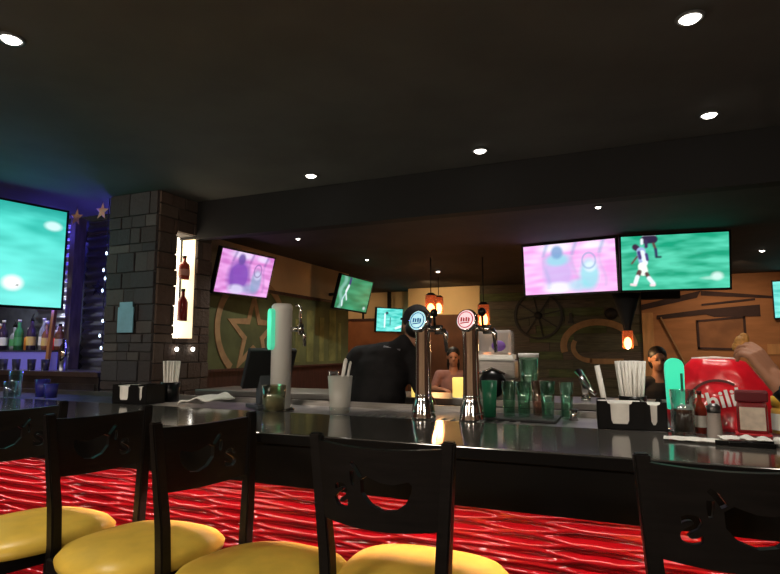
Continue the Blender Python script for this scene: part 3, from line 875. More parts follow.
def back_y(x, z):
    f = (z - SEAT_Z) / (ZT - SEAT_Z)
    return -.240 - RECL * f - .028 * (1 - (x / HWT) ** 2)


def make_stool():
    t = empty('bar_stool', (0, 0, 0))
    # seat cushion: rounded trapezoid
    b = MB(); n = 48
    def outline(k, s=1.0):
        a = 2 * PI * k / n; e = 2 / 2.7
        x = .250 * abs(math.cos(a)) ** e * (1 if math.cos(a) > 0 else -1); y = .235 * abs(math.sin(a)) ** e * (1 if math.sin(a) > 0 else -1)
        x *= 1 + .10 * y / .2
        return x * s, y * s
    prof = [(.0, SEAT_Z + .012), (.45, SEAT_Z + .010), (.75, SEAT_Z + .002), (.92, SEAT_Z - .012), (1.0, SEAT_Z - .035), (.985, SEAT_Z - .052), (.95, SEAT_Z - .055), (0, SEAT_Z - .055)]
    rings = []
    for s, z in prof:
        if s == 0: rings.append([b.bm.verts.new((0, 0, z))])
        else: rings.append([b.bm.verts.new((*outline(k, s), z)) for k in range(n)])
    for A, B in zip(rings, rings[1:]):
        for k in range(n):
            vs = []
            for v in (A[k % len(A)], A[(k + 1) % len(A)], B[(k + 1) % len(B)], B[k % len(B)]):
                if v not in vs: vs.append(v)
            f = b.bm.faces.new(vs); f.smooth = True
    b.build('seat', VINYL, t)
    b = MB(); b.box(-.19, .19, -.225, .195, SEAT_Z - .10, SEAT_Z - .056, bev=.006); b.build('seat_frame', BLACKW, t)
    # rear posts run from floor to the top
    for s in (-1, 1):
        b = MB()
        P = [(s * .195, -.285, 0), (s * .166, -.255, .45), (s * HWB, -.246, SEAT_Z - .03), (s * (HWB + .006), -.248, SEAT_Z + .10), (s * HWT, -.240 - RECL, ZT + .012)]
        for a, c in zip(P, P[1:]):
            pass
        rings = []
        for i, p in enumerate(P):
            wx, wy = .034, (.040 if i < 4 else .026)
            rings.append([b.bm.verts.new((p[0] + q[0] * wx / 2, p[1] + q[1] * wy / 2, p[2])) for q in ((-1, -1), (1, -1), (1, 1), (-1, 1))])
        for A, B in zip(rings, rings[1:]):
            for k in range(4): b.bm.faces.new((A[k], A[(k + 1) % 4], B[(k + 1) % 4], B[k]))
        b.bm.faces.new(rings[0][::-1]); b.bm.faces.new(rings[-1])
        bmesh.ops.bevel(b.bm, geom=[e for e in b.bm.edges], offset=.004, segments=2, affect='EDGES')
        b.build('rear_post', BLACKW, t)
        b = MB(); b.bar((s * .205, .205, 0), (s * .165, .175, SEAT_Z - .06), .036, .036); b.build('front_leg', BLACKW, t)
        b = MB(); b.bar((s * .172, -.262, .34), (s * .187, .190, .34), .022, .03); b.build('side_rail', BLACKW, t)
    b = MB(); b.bar((-.19, .19, .26), (.19, .19, .26), .03, .04); b.build('footrest', BLACKW, t)
    # backrest slab with the carved pepper and letters
    b = MB(); nx, nz = 28, 14; th = .009
    def zb(x): return ZT - .215 + .035 * (1 - (x / HWB) ** 2) * 0 + .012 * (x / HWB) ** 2
    grid = {}
    for sgn in (0, 1):
        for i in range(nx + 1):
            for j in range(nz + 1):
                f = j / nz; z = 0
                hw = HWB + (HWT - HWB) * .6 + (HWT - HWB) * .4 * f
                x = -hw + 2 * hw * i / nx
                z = zb(x) + (ZT - .004 - .010 * (1 - (x / hw) ** 2) - zb(x)) * f
                grid[sgn, i, j] = b.bm.verts.new((x, back_y(x, z) + (th if sgn else -th), z))
    for i in range(nx):
        for j in range(nz):
            b.bm.faces.new((grid[0, i, j], grid[0, i + 1, j], grid[0, i + 1, j + 1], grid[0, i, j + 1]))
            b.bm.faces.new((grid[1, i, j + 1], grid[1, i + 1, j + 1], grid[1, i + 1, j], grid[1, i, j]))
    for i in range(nx):
        for j in (0, nz): b.bm.faces.new((grid[0, i, j], grid[0, i + 1, j], grid[1, i + 1, j], grid[1, i, j]))
    for j in range(nz):
        for i in (0, nx): b.bm.faces.new((grid[0, i, j], grid[0, i, j + 1], grid[1, i, j + 1], grid[1, i, j]))
    br = b.build('backrest', BLACKW, t)
    # cutter in sitter-facing orientation: seen from the front (+y looking to -y) x is mirrored
    Mc = Matrix.Translation((0, -.275, 0)) @ Matrix(((-1, 0, 0, 0), (0, 0, 1, 0), (0, 1, 0, 0), (0, 0, 0, 1)))
    Mp = Mc @ Matrix.Translation((-.020, ZT - .118, 0))
    cuts = []
    for poly in chili_polys():
        c = MB().prism(poly, .12, Mp @ Matrix.Translation((0, 0, -.06))); cuts.append(c)
    c = MB(); c.merge(text_bm("'s", .125, .12, Mc @ Matrix.Translation((.088, ZT - .165, 0)), .002)); cuts.append(c)
    objs = []
    for k, c in enumerate(cuts):
        co = c.build('cutter', BLACKW); objs.append(co)
        m = br.modifiers.new('b%d' % k, 'BOOLEAN'); m.object = co; m.operation = 'DIFFERENCE'; m.solver = 'EXACT'
    apply_mods(br)
    for co in objs: bpy.data.objects.remove(co)
    return t


stool = make_stool()
GS = 'bar stools along the red bar front'
places = [(-2.06, 1.46, -105, 'bar stool at the left edge, its yellow seat farthest left'),
          (-1.552, 1.48, -100, 'bar stool with 2nd yellow seat from left, carved back turned to viewer'),
          (-1.04, 1.445, -103, 'bar stool with third yellow seat from left, its back turned sideways'),
          (-.59, 1.60, -1, 'black bar stool facing the bar, its pepper cut-out showing red'),
          (.160, 1.645, 9, 'bar stool nearest the viewer at the lower right corner')]
for i, (x, y, a, la) in enumerate(places):
    o = stool if i == 0 else copy_tree(stool)
    o.location = (x, y, 0); o.rotation_euler.z = R(a)
    tag(o, la, 'bar stool', GS)


# ------------------------------------------------------------------ things on the bar
def straw_cluster(cx, cy, z0, n, spread, h, where, lean=0.0):
    base = None
    for i in range(n):
        a = 2 * PI * (i * .381966); rr = spread * math.sqrt((i + .5) / n)
        dx, dy = rr * math.cos(a), rr * math.sin(a) * .6
        if base is None:
            base = empty('wrapped_straw', (0, 0, 0))
            MB().tube([(0, 0, 0), (0, 0, h)], .0058, 8).build('paper_sleeve', WHITE, base)
            o = base
        else: o = copy_tree(base)
        o.location = (cx + dx, cy + dy, z0)
        o.rotation_euler = (random.uniform(-.02, .02) - dy * 1.2, dx * 3.0 + lean, 0)
        tag(o, 'white paper wrapped straw standing in the ' + where, 'straw', 'straws in the ' + where)


def caddy(x, y, rz, label, where, n=18, extra=False):
    t = empty('bar_caddy', (x, y, BT + .001), rz, label, 'caddy', 'black napkin and straw caddies')
    W, D, Hh = .24, .145, .105
    b = MB(); th = .004
    b.box(-W / 2, W / 2, -D / 2, D / 2, 0, .006)
    # front and back walls with U cut-outs
    for yy in (-D / 2, D / 2 - th):
        Mx = wallM((0, yy, 0), (1, 0, 0)) @ Matrix.Translation((0, 0, -th))
        def u_cut(x0, x1, c0, c1):
            q = [(x0, 0), (x1, 0), (x1, Hh), (c1, Hh)]
            q += [(c1 - .012 * (1 - math.cos(a)), Hh - .012 * math.sin(a)) for a in (PI / 4, PI / 2)]
            q += [(c1 - .014, .035), (c1 - .020, .022), (c0 + .020, .022), (c0 + .014, .035)]
            q += [(c0 + .012 * (1 - math.cos(a)), Hh - .012 * math.sin(a)) for a in (PI / 2, PI / 4)]
            q += [(c0, Hh), (x0, Hh)]
            return q
        b.prism(u_cut(-W / 2, .045, -.085, .005), th, Mx)
        b.prism(u_cut(.045, W / 2, .052, .100), th, Mx)
    for xx in (-W / 2, .043, W / 2 - th): b.box(xx, xx + th, -D / 2, D / 2, 0, Hh)
    b.build('caddy_body', BLKP, t)
    s = MB()
    for k in range(1): s.box(-W / 2 + .006, .040, -D / 2 + .006, D / 2 - .006, .007, .098, bev=.003)
    c, sn = math.cos(rz), math.sin(rz)
    o = s.build('napkin_stack', WHITE, None, (x, y, BT + .001), rz)
    tag(o, 'stack of white napkins inside the ' + where, 'napkins')
    o2 = MB().box(.050, .112, -.062, .062, .007, .095, bev=.003).build('coaster_stack', WHITE, None, (x, y, BT + .001), rz)
    tag(o2, 'narrow stack of white coasters in the ' + where, 'coasters')
    return t


caddy(-2.53, 2.36, R(3), 'black bar caddy before the stone pillar', 'caddy before the pillar')
caddy(.0, 2.36, R(4), 'black bar caddy full of straws at the right', 'right caddy')
for (cx, cy, la, lid, h, nn) in ((-2.44, 2.50, 'straw holder cup behind the left caddy', 'left straw holder', .225, 22), (.012, 2.51, 'straw holder cup behind the right caddy', 'right straw holder', .245, 34)):
    t = empty('straw_holder', (cx, cy, BT + .001), 0, 'black ' + la, 'holder')
    MB().lathe([(0, 0), (.048, 0), (.054, .11), (.050, .11), (.045, .005), (0, .005)], seg=24).build('cup', BLKP, t)
    straw_cluster(cx, cy, BT + .008, nn, .036, h, lid)
t = empty('wrapped_straw', (-.080, 2.45, BT + .002)); 
MB().tube([(0, 0, 0), (0, 0, .235)], .011, 10).build('paper_sleeve', WHITE, t); t.rotation_euler = (0, R(-9), 0)
tag(t, 'thick white wrapped straw leaning left beside the right straw holder', 'straw')

# left glasses
def tumbler(name, loc, r0, r1, h, m, label, cat='glass', group=None, liquid=None, lh=.6):
    t = empty(name, loc, 0, label, cat, group)
    MB().lathe([(0, 0), (r0, 0), (r1, h), (r1 - .003, h), (r0 - .003, .008), (0, .008)], seg=24).build('glass_body', m, t)
    if liquid:
        rr = r0 + (r1 - r0) * lh
        MB().lathe([(0, .010), (r0 - .004, .010), (rr - .004, h * lh), (0, h * lh)], seg=24).build('drink', liquid, t)
    return t


ICE = mat('ice', (.85, .9, .92), .15, trans=.6)
for k, (x, y, h) in enumerate(((-3.62, 2.38, .16), (-3.54, 2.30, .10))):
    tumbler('water_glass', (x, y, BT + .001), .035, .042, h, GLASS, ('tall clear water glass at the far left of the bar', 'short clear water glass at the far left of the bar')[k])
BG = mat('blue_glass', (.06, .06, .45), .08, trans=.5)
for k, (x, y, h, la) in enumerate(((-3.42, 2.42, .11, 'larger dark blue tumbler beside the clear glasses'), (-3.31, 2.40, .085, 'smaller dark blue tumbler nearer the pillar caddy'))):
    tumbler('blue_tumbler', (x, y, BT + .001), .035, .042, h, BG, la)

# folded bar towel
b = MB(); nx, ny = 20, 10; V = []
for j in range(ny + 1):
    for i in range(nx + 1):
        u, v = i / nx, j / ny
        V.append((u * .20 + v * .07 - .02, v * .15, .006 + .052 * max(0, math.sin(u * 2.6) ** .8) * (.6 + .4 * v) + .006 * math.sin(u * 13 + v * 5)))
F = [(j * (nx + 1) + i, j * (nx + 1) + i + 1, (j + 1) * (nx + 1) + i + 1, (j + 1) * (nx + 1) + i) for j in range(ny) for i in range(nx)]
me = bpy.data.meshes.new('bar_towel'); me.from_pydata(V, [], F); me.materials.append(WHITE)
for p in me.polygons: p.use_smooth = True
o = bpy.data.objects.new('bar_towel', me); col.objects.link(o); o.location = (-2.27, 2.40, 1.067); o.rotation_euler.z = R(8)
md = o.modifiers.new('s', 'SOLIDIFY'); md.thickness = .008
tag(o, 'folded white bar towel lying left of the register', 'towel')

# register monitor on a stand
t = empty('register_monitor', (-1.89, 2.66, 1.046), R(238), 'dark grey register monitor seen from its back', 'monitor')
MB().box(-.09, .09, -.08, .10, 0, .02, bev=.004).build('base', mat('dark_grey_plastic', (.06, .065, .075), .5), t)
MB().box(-.05, .05, -.03, .03, .02, .20, bev=.006).build('stand', MATS['dark_grey_plastic'], t)
b = MB(); Mx = Matrix.Translation((0, .03, .22)) @ Matrix.Rotation(R(-28), 4, 'X')
tt = MB(); tt.box(-.14, .14, -.015, .02, -.12, .12, bev=.006); b.merge(tt.bm, M=Mx); b.build('screen_case', BLKM, t)

# white beer tower with green badge
t = empty('beer_tower', (-1.70, 2.52, 1.046), R(14), 'tall white beer tower with a glowing green side badge', 'beer tower')
MB().lathe([(0, 0), (.075, 0), (.075, .012), (.056, .02), (0, .02)], seg=28).build('base_flange', CHROME, t)
MB().lathe([(0, .02), (.054, .02), (.054, .53), (.056, .535), (.056, .555), (.045, .567), (0, .57)], seg=32).build('column', WPLAST, t)
b = MB(); poly = [(.024 * math.cos(a) , .024 * math.sin(a) + (.085 if math.sin(a) > 0 else -.085)) for a in [2 * PI * k / 24 for k in range(24)]]
bd = MB().prism(poly, .022, wallM((-.034, -.040, .43), (.72, -.69, 0))).build('badge', mat('lit_green_badge', (.1, .6, .4), .4, emit=(.08, .62, .36), estr=.7), t)
fa = MB(); fa.tube([(.05, 0, 0.430), (.105, 0, 0.430)], .013, 12); fa.lathe([(.0, -.03), (.014, -.03), (.018, .0), (.014, .03), (0, .03)], (.105, 0, 0.430), 14)
fa.tube([(.105, 0, 0.420), (.125, 0, 0.400), (.128, 0, 0.340)], .009, 10)
fo = fa.build('faucet', CHROME, t)
MB().tube([(.105, 0, 0.450), (.10, 0, 0.500), (.105, 0, 0.545), (.09, 0, 0.560), (.075, 0, 0.555)], .007, 10).build('faucet_lever', CHROME, fo)
lamp('badge_glow', 'POINT', (-1.80, 2.42, 1.52), .35, (.2, 1, .6), shadow_soft_size=.03)

# tub, straw cup
t = empty('plastic_tub', (-1.63, 2.36, 1.067), 0, 'clear plastic tub half filled with white sugar by the white tower', 'tub')
MB().lathe([(0, 0), (.052, 0), (.060, .125), (.058, .125), (.050, .004), (0, .004)], seg=24).build('clear_wall', thin_glass('cloudy_clear_plastic', (.80, .78, .66), .15), t)
MB().lathe([(0, .005), (.048, .005), (.053, .06), (.02, .078), (0, .07)], seg=24).build('contents', WHITE, t)
t = empty('frosted_cup', (-1.28, 2.40, 1.067), 0, 'frosted plastic cup holding two white stirrers', 'cup')
MB().lathe([(0, 0), (.046, 0), (.048, .03), (.060, .175), (.057, .175), (.045, .006), (0, .006)], seg=28).build('cup_wall', FROST, t)
MB().lathe([(.0495, .008), (.051, .030), (.0485, .030)], seg=12).build('foot_ring', GLASS, t)
for k, (dx, ln, r_) in enumerate(((.015, .235, .0075), (.04, .225, .0055))):
    s = MB(); s.bar((0, 0, 0), (.045, 0, ln), r_ * 2.2, r_ * 1.2); s.ball((.046, 0, ln), (r_ * 1.3, r_, r_ * 2), seg=8)
    o = s.build('plastic_stirrer', WPLAST, None, (-1.30 + dx * .6, 2.40 - .01 + .02 * k, 1.078))
    tag(o, ('thick white stirrer standing in the frosted cup', 'thin white stirrer standing in the frosted cup')[k], 'stirrer')


# chrome beer taps
def beer_tap(x, y, label, bcol, tcol, rz=0):
    t = empty('beer_tap', (x, y, 1.067), rz, label, 'beer tap', 'chrome beer taps')
    b = MB(); b.lathe([(0, 0), (.055, 0), (.056, .012), (.050, .03), (.048, .055), (.040, .08), (.036, .10), (.033, .27), (.034, .36), (.037, .392), (.034, .412), (0, .416)], seg=32)
    b.build('column', CHROME, t)
    MB().lathe([(.048, .028), (.054, .034), (.048, .040)], seg=32).build('collar', CHROME, t)
    MB().lathe([(.0345, .098), (.040, .104), (.0345, .110)], seg=32).build('collar', CHROME, t)
    Mx = Matrix.Translation((-.002, -.045, .425)) @ Matrix.Rotation(R(-14), 4, 'Z') @ Matrix.Rotation(R(78), 4, 'X')
    b = MB(); b.lathe([(0, -.012), (.046, -.012), (.050, 0), (.046, .012), (.042, .012)], M=Mx, seg=32)
    bd = b.build('badge_rim', CHROME, t)
    b = MB(); b.lathe([(.043, .011), (.030, .015), (0, .016)], M=Mx, seg=32)
    b.build('badge_face', mat('badge_' + tcol, bcol, .3, emit=bcol, estr=.8), bd)
    b = MB(); ring_arc(b, Mx, 0, 0, .034, .034, .0035, 0, 360, .016, 30); b.prism([(-.022, -.018), (.020, -.014), (.020, -.010), (-.022, -.014)], .018, Mx)
    for k in range(4): b.prism([(-.022 + k * .012, -.008), (-.015 + k * .012, -.008), (-.015 + k * .012, .010 - .004 * (k % 2)), (-.022 + k * .012, .010)], .018, Mx)
    b.build('badge_mark', mat('mark_' + tcol, {'blue': (.02, .15, .45), 'red': (.5, .03, .05)}[tcol], .5), bd)
    f = MB(); f.tube([(.02, 0, .395), (.095, -.01, .385)], .014, 12); f.lathe([(0, -.02), (.018, -.02), (.021, 0), (.018, .02), (0, .02)], (.075, -.008, .387), 16)
    f.tube([(.095, -.01, .385), (.108, -.012, .37), (.112, -.012, .29)], [.012, .011, .007], 10)
    fo = f.build('faucet', CHROME, t)
    h = MB(); h.tube([(.055, .0, .40), (.052, .0, .45)], .006, 8); h.ball((.052, 0, .462), (.018, .018, .020), seg=14); h.build('lever_knob', BLKP, fo)
    return t


beer_tap(-.83, 2.33, 'chrome beer tap with pale blue badge, left of the pair', (.45, .80, .92), 'blue')
beer_tap(-.62, 2.35, 'chrome beer tap with pinkish red badge, right of the pair', (.95, .62, .66), 'red')

# service counter things
GRP = 'green tinted glasses on the black mat'
ZS = 1.046
MB_ = MB().box(-.66, -.30, 2.56, 2.80, 0, .012, bev=.004).build('bar_mat', BLKM, None, (0, 0, ZS))
tag(MB_, 'black rubber bar mat under the green glasses', 'mat')
zg = ZS + .013
cupm = mat('solid_green_plastic', (.02, .16, .08), .3)
t = tumbler('green_cup', (-.60, 2.60, zg), .028, .036, .165, cupm, 'opaque dark green cup at the left end of black mat', 'cup')
for (x, y, la, m, h) in ((-.525, 2.68, 'green tinted glass next to opaque green cup', GGLASS, .16), (-.455, 2.68, 'green tinted glass in the middle of the black mat', GGLASS, .16),
                         (-.40, 2.76, 'pinkish clear glass between the green glasses', PGLASS, .16), (-.345, 2.66, 'green tinted glass at right end of the black mat', GGLASS, .165)):
    tumbler('tall_glass', (x, y, zg), .026, .034, h, m, la, 'glass', GRP)
tumbler('tall_glass', (-.272, 2.77, ZS), .024, .032, .17, GGLASS, 'green tinted glass standing at the back behind the mat', 'glass', GRP)

# frozen drink machine
t = empty('drink_machine', (-.78, 3.58, 1.061), R(5), 'steel frozen drink machine with a clear violet tank', 'machine')
MB().box(-.14, .10, -.12, .12, 0, .12, bev=.01).build('body', STEEL, t)
MB().box(-.10, .13, -.11, .12, .12, .24, bev=.012).build('upper_body', STEEL, t)
MB().box(-.10, .13, -.13, -.10, .24, .252).build('shelf_edge', WPLAST, t)
MB().box(-.10, .11, -.09, .10, .27, .43, bev=.02).build('tank', mat('cloudy_tank', (.80, .72, .68), .15, trans=.5), t)
MB().ball((.03, -.092, .33), (.045, .012, .035), seg=14).build('violet_drink', mat('violet_drink', (.22, .10, .45), .3), t)
MB().box(-.11, .12, -.10, .11, .245, .275, bev=.004).build('tank_tray', WPLAST, t)
b = MB(); b.ball((.0, -.19, .10), (.085, .06, .085), seg=24); b.build('drum', BLKP, t)
b = MB(); b.tube([(-.08, -.20, .16), (.0, -.21, .195), (.08, -.20, .16)], .008, 8); b.build('drum_handle', CHROME, t)
b = MB(); b.ball((.17, -.04, .15), (.04, .04, .10), seg=14)
t = empty('tall_jug', (-.56, 3.50, 1.061), 0, 'tall clear jug with a green lid beside the drink machine', 'jug')
MB().lathe([(0, 0), (.05, 0), (.058, .26), (.055, .26), (.047, .006), (0, .006)], seg=24).build('glass_body', GGLASS, t)
MB().lathe([(0, .26), (.062, .26), (.062, .285), (0, .285)], seg=24).build('lid', WPLAST, t)
# small candle glass
t = empty('candle_glass', (-1.0, 3.47, 1.061), 0, 'wide glowing yellow candle between the two taps', 'candle')
MB().lathe([(0, 0), (.042, 0), (.042, .006), (0, .006)], seg=20).build('saucer', WPLAST, t)
MB().lathe([(0, .006), (.036, .006), (.038, .125), (.034, .13), (0, .118)], seg=24).build('wax', mat('glowing_wax', (.9, .7, .2), .5, emit=(1.0, .70, .16), estr=1.0), t)
t = empty('candle_glass', (-1.30, 3.47, 1.061), 0, 'slim pale yellow candle beside the bartender elbow', 'candle')
MB().lathe([(0, 0), (.018, 0), (.018, .08), (.008, .12), (0, .13)], seg=16).build('wax', MATS['glowing_wax'], t)

# hurricane glass and ramekins
t = empty('hurricane_glass', (-1.93, 3.52, 1.061), 0, 'hurricane glass with red drink on the far counter', 'glass')
MB().lathe([(0, 0), (.035, 0), (.035, .005), (.008, .012), (.010, .03), (.034, .06), (.030, .10), (.040, .155), (.037, .155), (.027, .10), (.031, .06), (0, .035)], seg=24).build('glass_body', GLASS, t)
MB().lathe([(0, .036), (.030, .062), (.026, .10), (0, .10)], seg=20).build('drink', mat('red_drink', (.35, .06, .04), .3), t)
for k, x in enumerate((-1.86, -1.76, -1.65)):
    tag(MB().lathe([(0, 0), (.025, 0), (.034, .035), (.030, .035), (.02, .008), (0, .008)], seg=20).build('ramekin', WPLAST, None, (x, 3.47, 1.061)),
        'small white ramekin ' + ('next to the hurricane glass', 'in the middle of the three', 'nearest to the bartender')[k], 'bowl', 'white ramekins on the far counter')

# chrome fitting and small bright things
t = empty('sink_faucet', (-.24, 3.58, 1.061), R(-20), 'shiny bent chrome faucet on the far counter', 'faucet')
MB().lathe([(0, 0), (.03, 0), (.028, .02), (.016, .03), (0, .03)], seg=18).build('base', CHROME, t)
MB().tube([(0, 0, .03), (-.01, 0, .11), (-.04, 0, .17), (0, -.03, .13), (.05, -.06, .08), (.09, -.07, .05)], [.018, .02, .024, .022, .016, .012], 12).build('spout', CHROME, t)
t = MB().lathe([(0, 0), (.022, 0), (.012, .02), (.022, .05), (.018, .05), (0, .02)], seg=18).build('jigger', CHROME, None, (-.24, 2.72, ZS))
tag(t, 'tiny chrome jigger right of the green glasses', 'jigger')

# glass of cola, lit green tower, bag, shaker, sauces
t = tumbler('cola_glass', (.175, 2.27, BT + .001), .034, .043, .155, GLASS, 'clear glass of dark cola with ice beside the right caddy', 'glass', None, mat('cola', (.045, .014, .007), .1, spec=.6), .55)
b = MB()
for k in range(5): b.box(-.02 + .009 * k, -.003 + .009 * k, -.02 + .006 * (k % 3), -.002 + .006 * (k % 3), .078 + .006 * (k % 2), .098 + .006 * (k % 2), bev=.003)
b.build('ice', ICE, t)
t = empty('green_light_tower', (.168, 2.49, ZS), R(5), 'glowing green rounded beer sign standing behind the cola glass', 'sign')
MB().lathe([(0, 0), (.045, 0), (.04, .012), (0, .012)], seg=20).build('base', CHROME, t)
MB().box(-.02, .02, -.012, .012, .012, .10).build('stem', CHROME, t)
poly = [(-.030, 0), (.030, 0), (.034, .15)] + [(.034 * math.cos(a), .165 + .034 * math.sin(a)) for a in [PI * k / 12 for k in range(1, 12)]] + [(-.034, .15)]
MB().prism(poly, .03, wallM((0, .015, .09), (1, 0, 0))).build('lit_panel', mat('lit_green_panel', (.05, .8, .4), .4, emit=(.03, .62, .40), estr=.75), t)
b = MB(); b.box(.018, .027, -.0175, -.015, .16, .23); b.build('panel_mark', mat('dark_green_mark', (.0, .12, .06), .5), t)

# red bag with curved white logo
BAGM = mat('red_plastic_film', (.72, .012, .025), .28, noise_amt=.12, nscale=14, bump=.5, coat=.3)
bag = empty('carrier_bag', (.350, 2.68, ZS), R(-2), 'bright red plastic bag with white lettering standing on the bar', 'bag')
b = MB(); nu, nv = 40, 22
outl = [(-.195, 0), (-.21, .06), (-.20, .13), (-.165, .195), (-.125, .26), (-.10, .285), (.06, .285), (.09, .28), (.14, .21), (.19, .14), (.205, .08), (.20, 0)]
def edge(v, side):
    pts = [p for p in outl if (p[0] < 0) == (side < 0)]
    pts = sorted(pts, key=lambda p: p[1]); z = v * .285
    for a, c in zip(pts, pts[1:]):
        if a[1] <= z <= c[1]: return a[0] + (c[0] - a[0]) * (z - a[1]) / (c[1] - a[1] + 1e-9)
    return pts[-1][0]
gr = {}
for sd in (0, 1):
    for i in range(nu + 1):
        for j in range(nv + 1):
            u, v = i / nu, j / nv; xl, xr = edge(v, -1), edge(v, 1); x = xl + (xr - xl) * u; z = v * .285
            dep = .075 * math.sqrt(max(0, 1 - (2 * u - 1) ** 2)) * (1 - v) ** .4 + .004 + .022 * (1 + noise.noise(Vector((x * 11, z * 11, sd * 5)))) * min(1, 4 * min(u, 1 - u))
            gr[sd, i, j] = b.bm.verts.new((x, -dep if sd == 0 else dep, z))
for sd in (0, 1):
    for i in range(nu):
        for j in range(nv): f = b.bm.faces.new((gr[sd, i, j], gr[sd, i + 1, j], gr[sd, i + 1, j + 1], gr[sd, i, j + 1])); f.smooth = True
for i in range(nu):
    for j in (0, nv): b.bm.faces.new((gr[0, i, j], gr[0, i + 1, j], gr[1, i + 1, j], gr[1, i, j]))
for j in range(nv):
    for i in (0, nu): b.bm.faces.new((gr[0, i, j], gr[0, i, j + 1], gr[1, i, j + 1], gr[1, i, j]))
b.build('bag_body', BAGM, bag)
b = MB()
b.merge(text_bm("Chili's", .092, .004, wallM((-.012, -.112, .095), (.97, 0, .2), (-.2, 0, .97)), .002))
b.build('bag_lettering', mat('white_print', (.88, .86, .84), .5), bag)
b = MB(); ring_arc(b, wallM((-.02, -.100, .075), (1, 0, 0)), 0, 0, .115, .125, .010, 60, 190, .004, 24); b.build('bag_arc_mark', mat('dark_print', (.10, .02, .02), .5), bag)
b = MB(); b.tube([(-.10, 0, .283), (-.02, 0, .289), (.06, 0, .283)], .006, 8); b.build('bag_seam', WPLAST, bag)

t = empty('salt_shaker', (.262, 2.20, BT + .001), 0, 'clear salt shaker with a dark lid before the red bag', 'shaker')
MB().lathe([(0, 0), (.024, 0), (.025, .01), (.021, .06), (.020, .085), (0, .085)], seg=10).build('glass_body', mat('salt_glass', (.62, .55, .5), .15, trans=.3), t)
MB().lathe([(0, .085), (.021, .085), (.022, .105), (.012, .115), (0, .116)], seg=16).build('lid', DSTEEL, t)
t = bottle('hot_sauce_bottle', (.232, 2.31, BT + .001), .15, .02, mat('hot_sauce', (.25, .03, .015), .15, coat=.3), 'small hot sauce bottle left of the salt shaker', labm=lab_w, capm=mat('dark_red_cap', (.10, .01, .01), .4))
# dark red wide jar bottle with pale label
t = empty('ketchup_bottle', (.395, 2.33, BT + .001), R(-8), 'dark red squeeze bottle with a large pale label', 'bottle')
MB().box(-.046, .046, -.026, .026, .0, .115, bev=.014).build('bottle_body', mat('ketchup_plastic', (.22, .008, .012), .3), t)
MB().box(-.050, .050, -.028, .028, .115, .155, bev=.008).build('cap', mat('dark_red_plastic_cap', (.12, .006, .012), .35), t)
MB().box(-.054, .054, -.032, .032, .0, .008, bev=.003).build('base', mat('bright_red_base', (.5, .02, .03), .35), t)
MB().box(-.038, .038, -.0275, -.0255, .020, .098, bev=.0).build('front_label', mat('aged_label', (.62, .52, .42), .5, noise_amt=.12, nscale=40), t)
t = empty('mustard_bottle', (.505, 2.42, BT + .001), 0, 'mustard jar with yellow lid and white label at right', 'bottle')
MB().lathe([(0, 0), (.036, 0), (.036, .08), (.03, .095), (0, .095)], seg=24).build('jar', mat('mustard', (.55, .30, .05), .3), t)
MB().lathe([(.0365, .012), (.0365, .07)], seg=24).build('paper_label', lab_w, t)
MB().lathe([(0, .095), (.034, .095), (.034, .13), (0, .13)], seg=24).build('lid', mat('golden_lid', (.75, .42, .05), .35), t)
t = empty('packet_holder', (.165 + .06, 2.43, BT + .001), 0, 'small white holder of sugar packets behind the cola glass', 'holder')
MB().box(-.035, .03, -.03, .03, 0, .045, bev=.004).build('tray', WPLAST, t)
for k in range(4): MB().box(-.03 + k * .013, -.024 + k * .013, -.025, .025, .01, .065).build('packet', WHITE, t)

# napkin, check tray, receipt, crumpled napkin
def cloth(name, pts, h, loc, rz, m, label, cat, amp=.004):
    bmn = MB(); nx, ny = 18, 8; V = []
    L_, W_2 = pts
    for j in range(ny + 1):
        for i in range(nx + 1):
            u, v = i / nx, j / ny
            V.append(((u - .5) * L_, (v - .5) * W_2, .002 + h * math.sin(PI * v) ** .6 * (.5 + .5 * math.sin(PI * u)) + amp * (1 + noise.noise(Vector((u * 6, v * 6, L_ * 50))))))
    F = [(j * (nx + 1) + i, j * (nx + 1) + i + 1, (j + 1) * (nx + 1) + i + 1, (j + 1) * (nx + 1) + i) for j in range(ny) for i in range(nx)]
    me = bpy.data.meshes.new(name); me.from_pydata(V, [], F); me.materials.append(m)
    for p in me.polygons: p.use_smooth = True
    o = bpy.data.objects.new(name, me); col.objects.link(o); o.location = loc; o.rotation_euler.z = rz
    return tag(o, label, cat)


cloth('paper_napkin', (.20, .07), .006, (.20, 2.10, BT + .001), R(-6), WHITE, 'flat white paper napkin lying before the cola glass', 'napkin')
t = empty('check_tray', (.33, 2.10, BT + .001), R(-8), 'small black check tray before the salt shaker', 'tray')
MB().box(-.08, .08, -.05, .05, 0, .008, bev=.003).build('tray_base', BLKP, t)
MB().box(-.08, .08, -.055, -.048, .0, .014, bev=.002).build('tray_rim', BLKP, t)
cloth('paper_receipt', (.14, .07), .004, (.33, 2.105, BT + .009), R(4), WHITE, 'curled white receipt lying on the black tray', 'paper', .008)
t = MB().tube([(.28, 2.045, BT + .012), (.40, 2.055, BT + .016)], .0045, 8).build('pen', BLKP)
tag(t, 'black pen lying along the front of the tray', 'pen')
o = MB().lathe([(0, 0), (.028, 0), (.036, .012), (.030, .024), (0, .026)], seg=18).build('sauce_cup', WPLAST, None, (.44, 2.10, BT + .001))
tag(o, 'small white sauce cup right of the tray', 'cup')
b = MB(); b.tube([(.475, 2.10, BT + .008), (.50, 2.12, BT + .020), (.52, 2.08, BT + .010), (.535, 2.09, BT + .010)], [.006, .011, .009, .004], 8)
tag(b.build('crumpled_napkin', WHITE), 'twisted crumpled white napkin at the right end', 'napkin')


